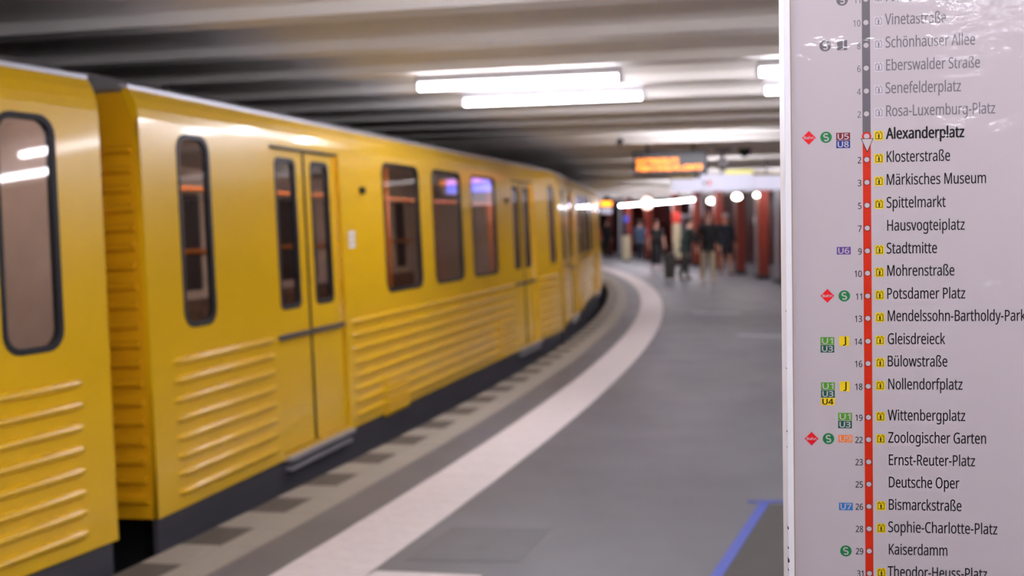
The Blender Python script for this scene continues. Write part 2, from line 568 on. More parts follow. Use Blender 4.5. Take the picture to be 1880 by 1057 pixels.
def build_train_meshes():
    T = {}
    holes = [rrect(a, c, 1.05, 2.105, 0.09) for a, c in W_IN] + [[(a, 0.13), (c, 0.13), (c, 2.12), (a, 2.12)] for a, c in DOORS]
    T['side'] = shared(plate([(0, 0.1), (LB, 0.1), (LB, 2.16), (0, 2.16)], holes, 0.03, 'body_side'), 'yellow')
    b = MB()
    b.prism([(0.0, 2.16), (0.006, 2.21), (0.022, 2.26), (0.05, 2.31), (0.07, 2.325), (0.10, 2.30), (0.03, 2.16)], 'x', 0, LB)
    T['cantrail'] = shared(b.mesh('cantrail'), 'yellow')
    b = MB()
    b.prism([(0.055, 2.315), (0.052, 2.335), (0.10, 2.345), (0.11, 2.32)], 'x', 0.0, LB)
    T['gutter'] = shared(b.mesh('gutter'), 'silver')
    b = MB()
    b.prism([(0.10, 2.335), (0.30, 2.42), (0.62, 2.47), (1.15, 2.49), (1.68, 2.47), (2.0, 2.42), (2.2, 2.335), (2.2, 2.30), (0.10, 2.30)], 'x', 0.0, LB)
    T['roof'] = shared(b.mesh('roof'), 'roofgrey')
    b = MB()
    b.box(0.02, LB - 0.02, 0.02, 0.05, -0.45, 0.1)
    T['skirt'] = shared(b.mesh('skirt'), 'skirt')
    b = MB()
    b.box(0.3, LB - 0.3, 0.3, 2.0, -0.35, 0.08)
    for u in (1.1, 2.6, LB - 2.6, LB - 1.1):
        for y in (0.35, 1.8):
            b.tube((u, y, -0.5), (u, y + 0.12, -0.5), 0.33, 16)
    T['underframe'] = shared(b.mesh('underframe'), 'under')
    b = MB()
    b.prism([(0, -0.021), (-0.014, -0.012), (-0.022, 0.002), (-0.016, 0.014), (0, 0.02), (0.003, 0)], 'x', 0, 1)
    T['ribs'] = []
    for a, c in RSEG:
        bb = MB()
        L = c - a
        for (x0, x1) in ((0, L),):
            # tapering ends so the pressed rib runs out into the sheet
            prof = [(0.001, -0.021), (-0.018, -0.014), (-0.029, 0.000), (-0.022, 0.013), (0.001, 0.021)]
            rows = []
            for x, s in ((0, 0.05), (0.05, 1), (L - 0.05, 1), (L, 0.05)):
                rows.append([bb.bm.verts.new((x, y * s if y < 0 else y, z * (0.5 + 0.5 * s))) for y, z in prof])
            for i in range(3):
                for j in range(4):
                    f = bb.bm.faces.new((rows[i][j], rows[i][j + 1], rows[i + 1][j + 1], rows[i + 1][j]))
                    f.smooth = True
        T['ribs'].append(shared(bb.mesh('pressed_rib'), 'yellow'))
    b.bm.free()
    # windows
    T['win'] = []
    for a, c in W_IN:
        fr = plate(rrect(a - 0.005, c + 0.005, 1.045, 2.11, 0.095), [rrect(a + 0.022, c - 0.022, 1.072, 2.083, 0.075)], 0.036, 'window_frame')
        shared(fr, 'rubber')
        gl = plate(rrect(a + 0.018, c - 0.018, 1.068, 2.087, 0.075), [], 0.006, 'pane')
        shared(gl, 'glass')
        T['win'].append((fr, gl))
    # door leaf, two mirrored kinds
    T['door'] = []
    for a, c in ((0.008, 0.536), (0.544, 1.072)):
        wa, wc = a + 0.115, c - 0.125
        lf = shared(plate([(a, 0.135), (c, 0.135), (c, 2.11), (a, 2.11)], [rrect(wa, wc, 1.06, 2.04, 0.05)], 0.03, 'door_leaf'), 'yellow')
        rb = shared(plate(rrect(wa - 0.012, wc + 0.012, 1.048, 2.052, 0.055), [rrect(wa + 0.018, wc - 0.018, 1.078, 2.022, 0.04)], 0.036, 'window_seal'), 'rubber')
        gl = shared(plate(rrect(wa + 0.012, wc - 0.012, 1.072, 2.028, 0.04), [], 0.006, 'pane'), 'doorglass')
        br = shared(MB().box(a + 0.01, c - 0.01, -0.028, -0.004, 0.862, 0.892, 0.005).mesh('door_bar'), 'skirt')
        T['door'].append((lf, rb, gl, br))
    T['seal'] = shared(MB().box(0.532, 0.548, 0.0, 0.02, 0.14, 2.1).mesh('centre_seal'), 'rubber')
    b = MB()
    b.box(0.02, 1.06, -0.045, 0.04, 0.085, 0.115, 0.004)
    b.box(0.05, 1.03, -0.03, 0.03, 0.02, 0.05, 0.004)
    T['sill'] = shared(b.mesh('door_step'), 'lightmetal')
    T['track'] = shared(MB().box(-0.01, 1.09, 0.003, 0.03, 2.105, 2.14).mesh('door_head_shade'), 'rubber')  # dark strip in place of the recess shade above the doors
    b = MB()
    b.tube((0, 0, 0), (0, -0.035, 0), 0.032, 14, 0.026)
    T['lamphouse'] = shared(b.mesh('side_lamp'), 'black')
    b = MB()
    b.ball((0, -0.035, 0), 0.022, 0.016, 0.022)
    T['lens'] = shared(b.mesh('lens'), 'carlamp')
    # louvred hatch
    b = MB()
    b.box(0, 0.54, -0.012, 0.004, 0, 0.34, 0.004)
    T['hatch'] = shared(b.mesh('hatch_panel'), 'yellow')
    b = MB()
    b.prism([(-0.012, 0.0), (-0.034, 0.012), (-0.034, 0.02), (-0.012, 0.028)], 'x', 0.03, 0.51)
    T['slat'] = shared(b.mesh('louvre_slat'), 'yellow')
    # ends
    T['end'] = shared(MB().prism([(0.03, 0.1), (0.03, 2.16), (0.12, 2.32), (WB - 0.12, 2.32), (WB - 0.03, 2.16), (WB - 0.03, 0.1)], 'x', 0.0, 0.05).mesh('end_wall'), 'yellow_shade')
    b = MB()
    b.prism([(0.0, -0.024), (-0.03, -0.010), (-0.03, 0.010), (0.0, 0.024)], 'y', 0.05, WB - 0.05)
    T['endrib'] = shared(b.mesh('end_rib'), 'yellow_shade')
    T['far_side'] = None
    b = MB()
    b.box(0.05, LB - 0.05, WB - 0.06, WB, 0.1, 2.33)
    T['farside'] = shared(b.mesh('far_side'), 'yellow')
    # interior
    b = MB()
    b.box(0.06, LB - 0.06, 0.06, WB - 0.08, 0.1, 0.13)
    T['floor'] = shared(b.mesh('interior_floor'), 'infloor')
    b = MB()
    b.box(0.06, LB - 0.06, WB - 0.10, WB - 0.07, 0.13, 2.28)
    b.box(0.06, LB - 0.06, 0.08, WB - 0.08, 2.24, 2.27)
    b.box(0.055, 0.085, 0.06, WB - 0.08, 0.13, 2.25)
    b.box(LB - 0.085, LB - 0.055, 0.06, WB - 0.08, 0.13, 2.25)
    T['lining'] = shared(b.mesh('interior_lining'), 'inwall')
    b = MB()
    for a, c in W_IN:
        b.box(a, c, WB - 0.12, WB - 0.098, 1.1, 2.0, 0.01)
    for a, c in DOORS:
        b.box(a + 0.1, a + 0.45, WB - 0.12, WB - 0.098, 1.1, 2.0, 0.01)
        b.box(a + 0.6, a + 0.95, WB - 0.12, WB - 0.098, 1.1, 2.0, 0.01)
    T['farpane'] = shared(b.mesh('opposite_windows'), 'rubber')
    b = MB()
    for y in (0.09, WB - 0.55):
        for a, c in ((2.75, 7.3),):
            b.box(a, c, y, y + 0.43, 0.42, 0.55, 0.03)
            yy = y if y < 1 else y + 0.36
            b.box(a, c, yy, yy + 0.08, 0.5, 1.02, 0.03)
    for u in (0.2, LB - 1.1):
        b.box(u, u + 0.9, WB - 0.55, WB - 0.12, 0.42, 0.55, 0.03)
        b.box(u, u + 0.9, WB - 0.2, WB - 0.12, 0.5, 1.02, 0.03)
    T['seats'] = shared(b.mesh('bench_seat'), 'seat')
    b = MB()
    b.tube((0.1, 0.62, 1.875), (LB - 0.1, 0.62, 1.875), 0.017, 8)
    T['hrail'] = shared(b.mesh('handrail'), 'orange')
    b = MB()
    b.tube((0.1, WB - 0.16, 1.46), (LB - 0.1, WB - 0.16, 1.46), 0.02, 8)
    T['hrail2'] = shared(b.mesh('handrail'), 'orange')
    b = MB()
    b.tube((0, 0.62, 0.13), (0, 0.62, 2.24), 0.019, 8)
    T['pole'] = shared(b.mesh('grab_pole'), 'orange')
    T['strip'] = shared(MB().box(0.4, LB - 0.4, 0.14, 0.26, 2.19, 2.238).mesh('ceiling_light'), 'inlamp')
    b = MB()
    b.box(-0.24, 0.0, 1.0, 1.3, -0.25, -0.05, 0.02)
    b.tube((-0.36, 1.15, -0.15), (-0.2, 1.15, -0.15), 0.09, 12)
    T['screen'] = shared(MB().box(0, 0.03, 0.16, 0.78, 1.99, 2.16, 0.004).mesh('info_screen'), 'screen')
    T['coupler'] = shared(b.mesh('coupler'), 'under')
    T['sticker'] = shared(MB().box(0, 0.12, -0.0015, 0.002, 0, 0.035).mesh('sticker'), 'white')
    return T


T = build_train_meshes()


def make_car(label, ang, lit=False):
    a2 = Matrix.Rotation(ang, 4, 'Z')
    pos = CC + (a2 @ (Vector((A2.x, A2.y, 0)) - CC))
    d = (a2 @ D2).normalized()
    out = Vector((d.y, -d.x, 0))
    upv = Vector((0, 0, 1)) * cos(CANT) - out * sin(CANT)
    y = upv.cross(d)
    m = Matrix((d, y, upv)).transposed().to_4x4()
    m.translation = Vector((pos.x, pos.y, 0.1)) - upv * 0.1
    car = thing('train_car', label, 'train car', group='yellow train cars')
    car.matrix_world = m

    def p(name, key, u=0.0, w=0.0, yy=0.0, parent=car):
        o = link(name, T[key] if isinstance(key, str) else key, None, parent)
        o.location = (u, yy, w)
        return o
    p('body_side', 'side')
    p('cantrail', 'cantrail')
    p('gutter', 'gutter')
    p('roof', 'roof')
    p('skirt', 'skirt')
    p('underframe', 'underframe')
    for (a, c), me in zip(RSEG, T['ribs']):
        for wv in RIBW:
            p('pressed_rib', me, a, wv)
    for fr, gl in T['win']:
        f = p('window', fr, yy=-0.004)
        p('pane', gl, yy=0.012, parent=f)
    for a, c in DOORS:
        for lf, rb, gl, br in T['door']:
            L = p('door_leaf', lf, a, yy=0.03)
            p('window_seal', rb, yy=-0.003, parent=L)
            p('pane', gl, yy=0.012, parent=L)
            p('door_bar', br, yy=-0.003, parent=L)
        p('centre_seal', 'seal', a, yy=0.02)
        p('door_step', 'sill', a)
        p('door_head_shade', 'track', a)
    for u in (2.90, 7.24):
        lo = p('side_lamp', 'lamphouse', u, 1.865)
        if lit:
            p('lens', 'lens', parent=lo)
    for u in (1.28, 8.76):
        if lit:
            lo = p('side_lamp', 'lamphouse', u, 1.865)
            p('lens', 'lens', parent=lo)
    for u, w0, n in ((3.17, 0.075, 6), (6.60, 0.10, 8)):
        h = p('louvred_hatch', 'hatch', u, w0)
        h.scale.z = n * 0.055 / 0.34
        for i in range(n):
            sl = p('louvre_slat', 'slat', 0, 0, parent=h)
            sl.location.z = (0.02 + i * 0.052) / h.scale.z
            sl.scale.z = 1 / h.scale.z
    for wv in (1.43, 1.475, 1.52):
        p('sticker', 'sticker', 2.62, wv)
    p('end_wall', 'end')
    p('end_wall', 'end', LB - 0.05)
    for i in range(19):
        p('end_rib', 'endrib', 0, 0.2 + i * 0.1)
    p('far_side', 'farside')
    p('interior_floor', 'floor')
    p('interior_lining', 'lining')
    p('opposite_windows', 'farpane')
    p('bench_seat', 'seats')
    p('handrail', 'hrail')
    p('handrail', 'hrail2')
    for u in (1.35, 2.6, 3.9, 5.05, 6.3, 7.4, 8.7):
        p('grab_pole', 'pole', u)
    p('ceiling_light', 'strip')
    p('info_screen', 'screen', 7.45)
    p('coupler', 'coupler')
    return car


STEP = 2 * math.asin(LB / 2 / 87.62) + 2 * math.asin(0.36 / 2 / 87.62)
make_car('yellow train car cut off by the left picture edge, only its last window showing', -STEP)
make_car('yellow train car in the middle, seen whole with its two double doors and ribbed flank', 0)
make_car('yellow train car seen edge-on round the bend, with small white side lamps lit', STEP, True)
make_car('yellow train car hidden round the bend behind the other cars', 2 * STEP)


# ---------------------------------------------------------------- the line map board
S_R = Vector((0.99104891, -0.13337811, 0.00568617))
S_U = Vector((-0.00765668, -0.01426562, 0.99986893))
S_N = S_U.cross(S_R)                      # points away from the camera
S_O = Vector((0.48916341, 1.5, 1.59559908))
# local axes of the board: x right, y away from the viewer, z up
bm_ = Matrix((S_R, S_N, S_U)).transposed().to_4x4()
bm_.translation = S_O
board = thing('line_map_board', 'white framed underground line map listing station names beside a red line', 'sign')
board.matrix_world = bm_

film_ref = board


def print_mat(name, col, rough=0.45):
    """printed sheet under a wrinkled clear film"""
    m = bpy.data.materials.new(name)
    m.use_nodes = True
    nt = m.node_tree
    b = nt.nodes['Principled BSDF']
    b.inputs['Base Color'].default_value = (*lin(col), 1)
    b.inputs['Roughness'].default_value = rough
    b.inputs['Specular IOR Level'].default_value = 0.2
    b.inputs['Coat Weight'].default_value = 0.38
    b.inputs['Coat Roughness'].default_value = 0.015
    tc = nt.nodes.new('ShaderNodeTexCoord')
    tc.object = film_ref
    mp = nt.nodes.new('ShaderNodeMapping')
    mp.inputs['Scale'].default_value = (0.7, 1, 1.4)
    nt.links.new(tc.outputs['Object'], mp.inputs['Vector'])
    n1 = nt.nodes.new('ShaderNodeTexNoise')
    n1.inputs['Scale'].default_value = 34
    n1.inputs['Detail'].default_value = 3.0
    n1.inputs['Roughness'].default_value = 0.42
    nt.links.new(mp.outputs['Vector'], n1.inputs['Vector'])
    bp = nt.nodes.new('ShaderNodeBump')
    bp.inputs['Strength'].default_value = 1.0
    bp.inputs['Distance'].default_value = 0.0075
    # puckered only in patches; elsewhere the film lies nearly flat
    n0 = nt.nodes.new('ShaderNodeTexNoise')
    n0.inputs['Scale'].default_value = 7.0
    n0.inputs['Detail'].default_value = 1.0
    nt.links.new(mp.outputs['Vector'], n0.inputs['Vector'])
    mk = nt.nodes.new('ShaderNodeMapRange')
    mk.inputs['From Min'].default_value = 0.44
    mk.inputs['From Max'].default_value = 0.62
    mk.inputs['To Min'].default_value = 0.04
    mk.inputs['To Max'].default_value = 1.0
    nt.links.new(n0.outputs['Fac'], mk.inputs['Value'])
    mu = nt.nodes.new('ShaderNodeMath')
    mu.operation = 'MULTIPLY'
    nt.links.new(n1.outputs['Fac'], mu.inputs[0])
    # and more so towards the right-hand side of the sheet
    sx = nt.nodes.new('ShaderNodeSeparateXYZ')
    nt.links.new(tc.outputs['Object'], sx.inputs[0])
    m2 = nt.nodes.new('ShaderNodeMapRange')
    m2.inputs['From Min'].default_value = 0.07
    m2.inputs['From Max'].default_value = 0.15
    m2.inputs['To Min'].default_value = 0.22
    m2.inputs['To Max'].default_value = 1.0
    nt.links.new(sx.outputs['X'], m2.inputs['Value'])
    m3 = nt.nodes.new('ShaderNodeMath')
    m3.operation = 'MULTIPLY'
    nt.links.new(mk.outputs['Result'], m3.inputs[0])
    nt.links.new(m2.outputs['Result'], m3.inputs[1])
    nt.links.new(m3.outputs[0], mu.inputs[1])
    nt.links.new(mu.outputs[0], bp.inputs['Height'])
    nt.links.new(bp.outputs['Normal'], b.inputs['Coat Normal'])
    return m


PM = dict(
    paper=print_mat('map_paper', 'aea4a7'),
    black=print_mat('print_black', '050506'),
    grey=print_mat('print_grey', '6a666a'),
    lgrey=print_mat('print_icon_grey', 'b9b1b7'),
    line=print_mat('print_red', 'bb2404'),
    yellow=print_mat('print_yellow', 'cdb20c'),
    m=print_mat('print_maroon', '6b1620'),
    n=print_mat('print_navy', '15307a'),
    p=print_mat('print_purple', '583a80'),
    lg=print_mat('print_green', '478a1c'),
    dg=print_mat('print_dark_green', '0a4f40'),
    y=print_mat('print_badge_yellow', 'd6b80e'),
    o=print_mat('print_orange', 'e07020'),
    b=print_mat('print_blue', '2b6cae'),
    bahn=print_mat('print_signal_red', 'd0101c'),
    sgreen=print_mat('print_s_green', '14703a'),
    g=print_mat('print_mid_grey', '5f5b60'),
)
B_L, B_R, B_B, B_T = -0.1105, 0.50, -0.78, 0.82
b = MB()
b.box(B_L, B_R, 0.004, 0.055, B_B, B_T, 0.002)
b.build('backing_case', M['white'], board)
for nm, a in (('side_rail', (B_L, B_L + 0.0085, B_B, B_T)), ('side_rail', (B_R - 0.0085, B_R, B_B, B_T)),
              ('cross_rail', (B_L + 0.0085, B_R - 0.0085, B_T - 0.0085, B_T)), ('cross_rail', (B_L + 0.0085, B_R - 0.0085, B_B, B_B + 0.0085))):
    b = MB()
    b.box(a[0], a[1], -0.006, 0.006, a[2], a[3], 0.0012)
    b.build(nm, M['white'], board)
b = MB()
b.box(B_L + 0.0085, B_L + 0.0102, -0.002, 0.004, B_B + 0.0085, B_T - 0.0085)
b.build('edge_gasket', mat('tan_gasket', '9a8468', 0.7), board)
b = MB()
b.box(B_L + 0.0102, B_R - 0.009, 0.0, 0.004, B_B + 0.009, B_T - 0.009)
b.build('map_sheet', PM['paper'], board)
# paint chips on the outer edge of the frame
b = MB()
for h, s in ((-0.424, 1.0), (-0.470, 1.5), (-0.288, 0.5), (-0.452, 0.7), (-0.483, 0.6), (-0.20, 0.35), (-0.12, 0.3), (-0.31, 0.3)):
    b.prism([(B_L - 0.0003, h - 0.002 * s), (B_L + 0.0012 * s, h - 0.001 * s), (B_L + 0.0010 * s, h + 0.0014 * s), (B_L - 0.0003, h + 0.003 * s)],
            'y', -0.0063, 0.0)
o = b.build('paint_chips', M['darkmetal'], board)
o['kind'] = 'stuff'

Z_PR = -0.00012
_dg = None


GLYPHS = {
    '-': (258, '32,184 32,246 226,246 226,184'),
    '0': (458, '419,287 419,253 417,221 414,191 409,163 403,137 395,112 386,90 376,70 349,37 316,12 297,3 276,-3 253,-7 229,-8 198,-6 170,1 145,12 122,27 103,47 86,70 71,98 60,129 51,163 44,201 41,243 39,287 40,332 44,373 50,411 58,446 69,477 83,504 99,527 119,547 141,562 167,573 196,579 229,581 259,579 287,573 313,562 335,547 355,527 372,504 387,477 399,446 408,411 414,373 418,332|110,287 111,249 113,215 116,184 121,156 137,111 159,78 190,59 229,52 268,59 298,78 320,110 336,156 341,184 345,215 347,249 348,287 347,325 345,359 341,390 336,417 320,463 298,495 268,515 229,521 190,515 159,495 137,463 121,417 116,390 113,359 111,325'),
    '1': (458, '285,0 216,0 216,400 216,422 216,439 217,455 217,470 219,499 207,487 196,477 169,455 108,405 71,452 226,573 285,573'),
    '2': (458, '417,0 38,0 38,59 188,210 209,231 228,251 246,270 261,287 287,320 306,353 318,387 322,424 315,466 294,496 261,514 221,520 181,517 147,506 115,489 83,466 45,513 68,531 94,548 122,561 153,572 186,578 221,581 246,579 270,576 293,570 313,562 347,540 372,510 388,472 394,428 389,385 375,344 365,324 353,305 340,286 324,267 307,247 288,227 268,207 247,185 128,67 128,64 417,64'),
    '3': (458, '395,439 392,403 381,372 363,347 340,326 310,311 277,302 277,298 309,293 337,283 360,271 379,255 394,236 405,214 411,190 413,163 412,139 407,116 400,94 390,74 377,56 360,40 341,26 318,14 292,4 263,-3 230,-7 193,-8 150,-6 110,-1 72,8 36,23 36,89 74,73 114,61 155,54 194,51 230,53 260,59 285,68 305,81 331,117 339,164 335,197 320,223 297,242 265,255 226,263 179,265 123,265 123,326 180,326 223,329 259,339 286,356 307,377 319,404 323,434 316,471 295,498 262,516 219,521 190,520 164,515 140,508 117,498 96,487 75,473 39,521 73,544 115,563 139,571 163,576 190,579 218,581 260,578 296,571 327,558 352,540 371,519 384,495 393,468'),
    '4': (458, '443,130 359,130 359,0 291,0 291,130 17,130 17,190 286,576 359,576 359,193 443,193|291,374 291,394 291,412 292,429 293,444 293,459 294,474 294,487 295,500 292,500 285,485 276,468 266,451 257,438 86,193 291,193'),
    '5': (458, '221,351 249,350 275,346 300,340 322,331 361,307 389,274 400,254 407,232 412,209 413,183 411,154 407,128 399,103 387,81 373,60 356,43 336,28 314,15 289,5 261,-2 231,-7 199,-8 156,-6 116,0 80,10 51,23 51,90 82,74 121,62 161,55 200,52 239,55 274,65 302,82 323,106 336,137 341,176 339,202 332,225 321,245 306,262 287,275 262,284 232,290 197,292 173,291 146,288 120,284 99,280 64,302 86,573 373,573 373,508 146,508 132,342 148,345 169,348 194,350'),
    '6': (458, '44,245 45,269 46,294 48,318 51,342 55,366 60,389 67,412 75,433 95,474 121,510 137,525 155,539 174,551 196,562 220,570 246,576 275,579 306,581 324,580 344,579 362,577 377,573 377,513 362,517 344,520 326,522 308,523 281,522 257,518 235,512 216,504 183,483 158,454 139,419 127,380 119,337 115,291 119,291 133,309 150,326 170,339 194,350 223,356 255,358 302,353 342,338 375,313 400,279 409,258 416,236 420,211 421,184 420,156 415,129 408,104 399,82 386,61 372,44 355,28 336,15 314,5 291,-2 266,-7 239,-8 199,-4 163,7 130,26 101,54 77,89 59,133 52,158 48,185 45,214|238,51 284,59 320,84 334,102 343,125 349,153 351,184 350,210 344,233 336,254 324,271 289,295 241,303 205,299 175,287 150,270 131,248 119,223 115,198 117,172 123,146 133,121 146,99 164,79 185,64 210,55'),
    '7': (458, '109,0 344,508 35,508 35,573 419,573 419,518 187,0'),
    '8': (458, '229,581 253,580 276,577 298,572 318,565 352,546 378,519 395,485 400,443 396,411 385,383 368,359 346,338 320,319 291,303 325,285 355,265 381,242 401,216 414,185 419,148 413,104 395,65 367,34 330,11 308,3 284,-3 258,-7 231,-8 201,-7 174,-3 149,2 126,10 89,33 61,63 45,101 39,146 43,183 56,214 75,241 99,264 128,283 158,299 131,316 107,336 87,358 71,383 61,411 58,444 63,485 80,518 107,545 141,565 182,577|108,145 116,107 138,76 155,64 176,55 200,50 229,48 257,50 281,55 302,64 319,76 342,108 350,148 346,174 335,197 317,217 293,235 264,251 229,265 217,270 184,254 157,237 136,219 121,197 111,173|228,524 188,518 155,502 134,476 127,441 130,414 141,391 157,373 179,357 204,344 232,330 258,343 282,357 302,373 317,392 327,414 330,441 323,476 302,502 270,518'),
    '9': (458, '417,328 417,304 415,279 413,255 410,231 406,207 401,183 394,161 387,139 366,99 340,63 324,47 306,33 286,21 265,11 241,3 214,-3 185,-7 154,-8 137,-8 117,-6 97,-4 82,0 82,60 97,56 115,53 134,50 152,50 179,51 204,54 226,60 245,68 278,90 303,118 322,153 334,192 342,235 346,281 341,281 327,263 310,247 290,233 266,223 237,216 204,214 158,219 118,235 85,260 61,294 52,314 45,336 41,361 40,387 42,416 46,443 53,468 63,491 76,511 90,529 107,544 127,557 148,568 171,575 196,579 223,581 262,577 299,565 332,545 361,518 384,483 402,439 409,415 413,388 416,359|223,521 178,513 142,488 128,470 118,447 112,420 110,388 112,362 117,339 125,318 137,301 171,277 220,269 256,273 286,285 311,303 330,325 342,349 346,374 344,400 338,426 328,451 315,474 298,493 277,508 252,518'),
    'A': (512, '437,0 368,177 141,177 73,0 0,0 224,575 289,575 512,0|282,415 279,424 274,438 269,455 263,473 259,489 255,500 247,468 242,452 238,438 230,415 165,241 346,241'),
    'B': (521, '241,573 292,571 336,565 373,555 404,541 428,522 445,497 455,467 459,431 456,399 446,371 431,347 409,328 382,313 350,304 350,300 384,292 415,279 441,261 461,236 474,203 478,163 476,138 472,115 464,93 454,74 425,42 385,19 362,11 337,5 309,1 279,0 78,0 78,573|256,329 290,330 318,335 340,342 357,352 377,382 384,423 376,463 351,490 332,499 308,506 279,510 245,511 150,511 150,329|150,269 150,61 265,61 301,63 330,68 354,78 371,91 394,125 401,168 398,197 388,221 370,241 344,256 307,266 260,269'),
    'C': (507, '323,517 280,513 241,502 206,482 178,456 155,423 139,383 133,361 129,337 126,312 125,286 126,252 131,220 138,191 147,164 160,139 175,117 192,99 213,83 236,71 262,62 291,57 322,55 359,57 394,62 427,69 460,78 460,15 427,5 393,-2 356,-7 312,-8 270,-6 232,1 197,12 166,28 139,48 115,72 95,99 78,131 65,165 56,203 51,244 49,287 50,319 53,349 59,378 67,406 77,432 89,456 103,478 120,499 138,517 159,534 181,548 206,559 233,569 261,575 292,579 324,581 367,578 409,572 448,561 482,547 453,486 425,497 394,508 360,515'),
    'D': (585, '536,292 534,246 528,203 516,165 501,131 481,100 457,74 430,51 399,33 364,18 325,8 283,2 237,0 78,0 78,573 254,573 296,571 335,565 371,555 404,540 434,523 460,501 483,475 502,446 517,413 528,377 534,336|460,289 459,326 454,359 446,388 435,415 421,437 404,457 384,474 361,487 336,498 308,505 277,509 244,511 150,511 150,62 228,62 282,65 329,76 369,94 402,119 428,151 446,190 457,236'),
    'E': (446, '398,0 78,0 78,573 398,573 398,509 150,509 150,330 383,330 383,268 150,268 150,63 398,63'),
    'G': (584, '326,302 524,302 524,22 501,15 478,8 454,3 431,-1 406,-4 380,-6 352,-8 323,-8 280,-6 241,1 205,12 173,28 145,47 120,71 98,98 81,130 67,164 57,202 51,243 49,286 51,330 58,370 69,407 84,442 104,473 127,500 154,524 186,544 220,560 259,571 300,578 346,581 369,580 392,578 415,576 437,572 478,561 516,547 489,484 457,497 421,508 382,515 342,517 309,515 278,510 250,501 225,489 202,474 181,455 164,434 150,409 139,382 131,353 126,321 124,286 126,253 130,222 137,193 146,166 159,141 175,119 194,100 216,84 241,71 270,62 303,56 340,55 375,56 404,59 429,63 452,68 452,238 326,238'),
    'H': (594, '516,0 443,0 443,267 150,267 150,0 78,0 78,573 150,573 150,330 443,330 443,573 516,573'),
    'J': (219, '-3,-152 -21,-152 -37,-150 -51,-146 -63,-142 -63,-81 -49,-84 -35,-87 -20,-88 -5,-89 15,-87 33,-81 50,-70 63,-53 71,-29 74,3 74,573 146,573 146,9 145,-18 141,-42 136,-63 128,-82 105,-113 75,-135 39,-148'),
    'K': (496, '496,0 411,0 209,273 150,222 150,0 78,0 78,573 150,573 150,290 174,318 199,345 249,399 403,573 488,573 261,323'),
    'L': (420, '78,0 78,573 150,573 150,64 400,64 400,0'),
    'M': (727, '330,0 142,502 139,502 140,484 142,461 143,435 144,407 144,377 144,347 144,0 78,0 78,573 184,573 361,103 364,103 544,573 650,573 650,0 578,0 578,352 578,380 579,408 580,435 581,460 583,482 584,501 581,501 390,0'),
    'N': (609, '532,0 447,0 141,476 138,476 139,455 141,432 143,378 144,349 144,320 144,0 78,0 78,573 161,573 467,99 470,99 468,137 466,193 465,223 464,249 464,573 532,573'),
    'O': (626, '577,287 576,255 573,224 568,194 561,166 551,140 540,116 526,94 510,73 493,54 473,38 451,24 428,13 402,4 375,-3 345,-7 314,-8 281,-7 251,-3 222,4 196,13 173,25 151,39 131,55 114,73 98,94 85,116 74,141 65,167 58,195 53,224 50,255 49,288 51,331 56,370 65,408 78,442 94,473 114,500 138,524 166,545 197,561 232,572 271,579 314,581 356,579 393,572 428,561 459,545 486,525 510,501 530,473 547,442 560,408 570,370 576,330|125,287 126,252 130,220 136,190 145,163 157,138 171,117 188,98 207,83 230,70 255,62 283,56 314,55 345,56 373,62 398,70 420,83 439,98 456,117 470,138 481,163 490,190 496,220 500,252 501,287 498,338 490,384 476,423 456,457 431,484 398,503 360,514 314,518 283,516 255,511 230,502 207,490 188,475 171,457 157,435 145,411 136,384 130,354 126,322'),
    'P': (485, '229,573 282,570 326,562 363,548 393,528 415,504 431,475 441,442 444,404 441,370 433,336 417,306 395,278 364,255 324,238 301,231 275,227 247,224 216,223 150,223 150,0 78,0 78,573|223,511 150,511 150,285 208,285 234,285 258,288 279,291 298,296 330,311 352,334 365,363 370,401 361,449 334,484 314,495 289,504 258,509'),
    'R': (499, '236,573 270,571 301,568 329,562 353,555 393,532 422,500 432,481 439,460 443,436 444,410 440,368 427,334 408,306 385,285 358,269 330,257 487,0 403,0 264,237 150,237 150,0 78,0 78,573|232,510 150,510 150,298 236,298 268,299 296,304 319,313 338,325 362,359 370,407 366,440 355,467 336,486 310,500 275,507'),
    'S': (440, '403,153 401,128 396,106 389,85 378,66 348,35 307,11 283,3 257,-3 228,-7 198,-8 167,-7 137,-5 109,-1 83,4 61,11 41,19 41,88 73,76 113,65 156,57 201,55 240,57 273,66 298,79 316,98 327,120 330,147 327,173 318,194 302,213 277,230 242,247 196,265 161,279 131,294 106,311 85,330 69,351 57,375 50,403 48,435 54,477 71,513 99,542 136,563 157,571 180,576 205,579 231,581 276,578 318,572 355,562 389,549 366,487 336,499 302,508 266,515 229,517 196,515 169,507 148,494 133,478 124,457 121,434 124,407 133,386 149,367 172,351 204,335 246,318 270,309 293,299 313,289 332,279 362,255 385,228 398,194'),
    'T': (446, '259,0 187,0 187,509 8,509 8,573 437,573 437,509 259,509'),
    'U': (586, '513,202 512,173 507,146 500,120 489,95 476,72 459,52 439,35 416,20 389,8 360,-1 327,-6 290,-8 240,-4 196,7 159,25 128,50 104,82 86,118 76,158 72,204 72,573 144,573 144,201 147,168 154,139 165,114 182,93 203,76 228,64 259,57 294,55 342,59 379,73 407,96 427,126 438,161 442,202 442,573 513,573'),
    'V': (481, '481,573 277,0 204,0 0,573 75,573 204,205 213,182 220,160 226,139 231,119 236,100 241,80 245,100 250,119 255,140 262,161 269,183 277,207 405,573'),
    'W': (746, '735,573 583,0 510,0 399,375 389,410 384,427 380,443 373,471 371,481 370,488 367,471 364,458 361,443 352,409 348,391 342,373 234,0 161,0 10,573 85,573 174,223 179,205 183,186 190,151 194,134 196,118 201,87 206,119 210,137 213,154 218,173 222,191 232,227 333,573 407,573 512,225 518,206 523,187 527,169 532,151 535,133 538,117 544,87 547,107 550,129 555,151 560,175 566,199 572,224 660,573'),
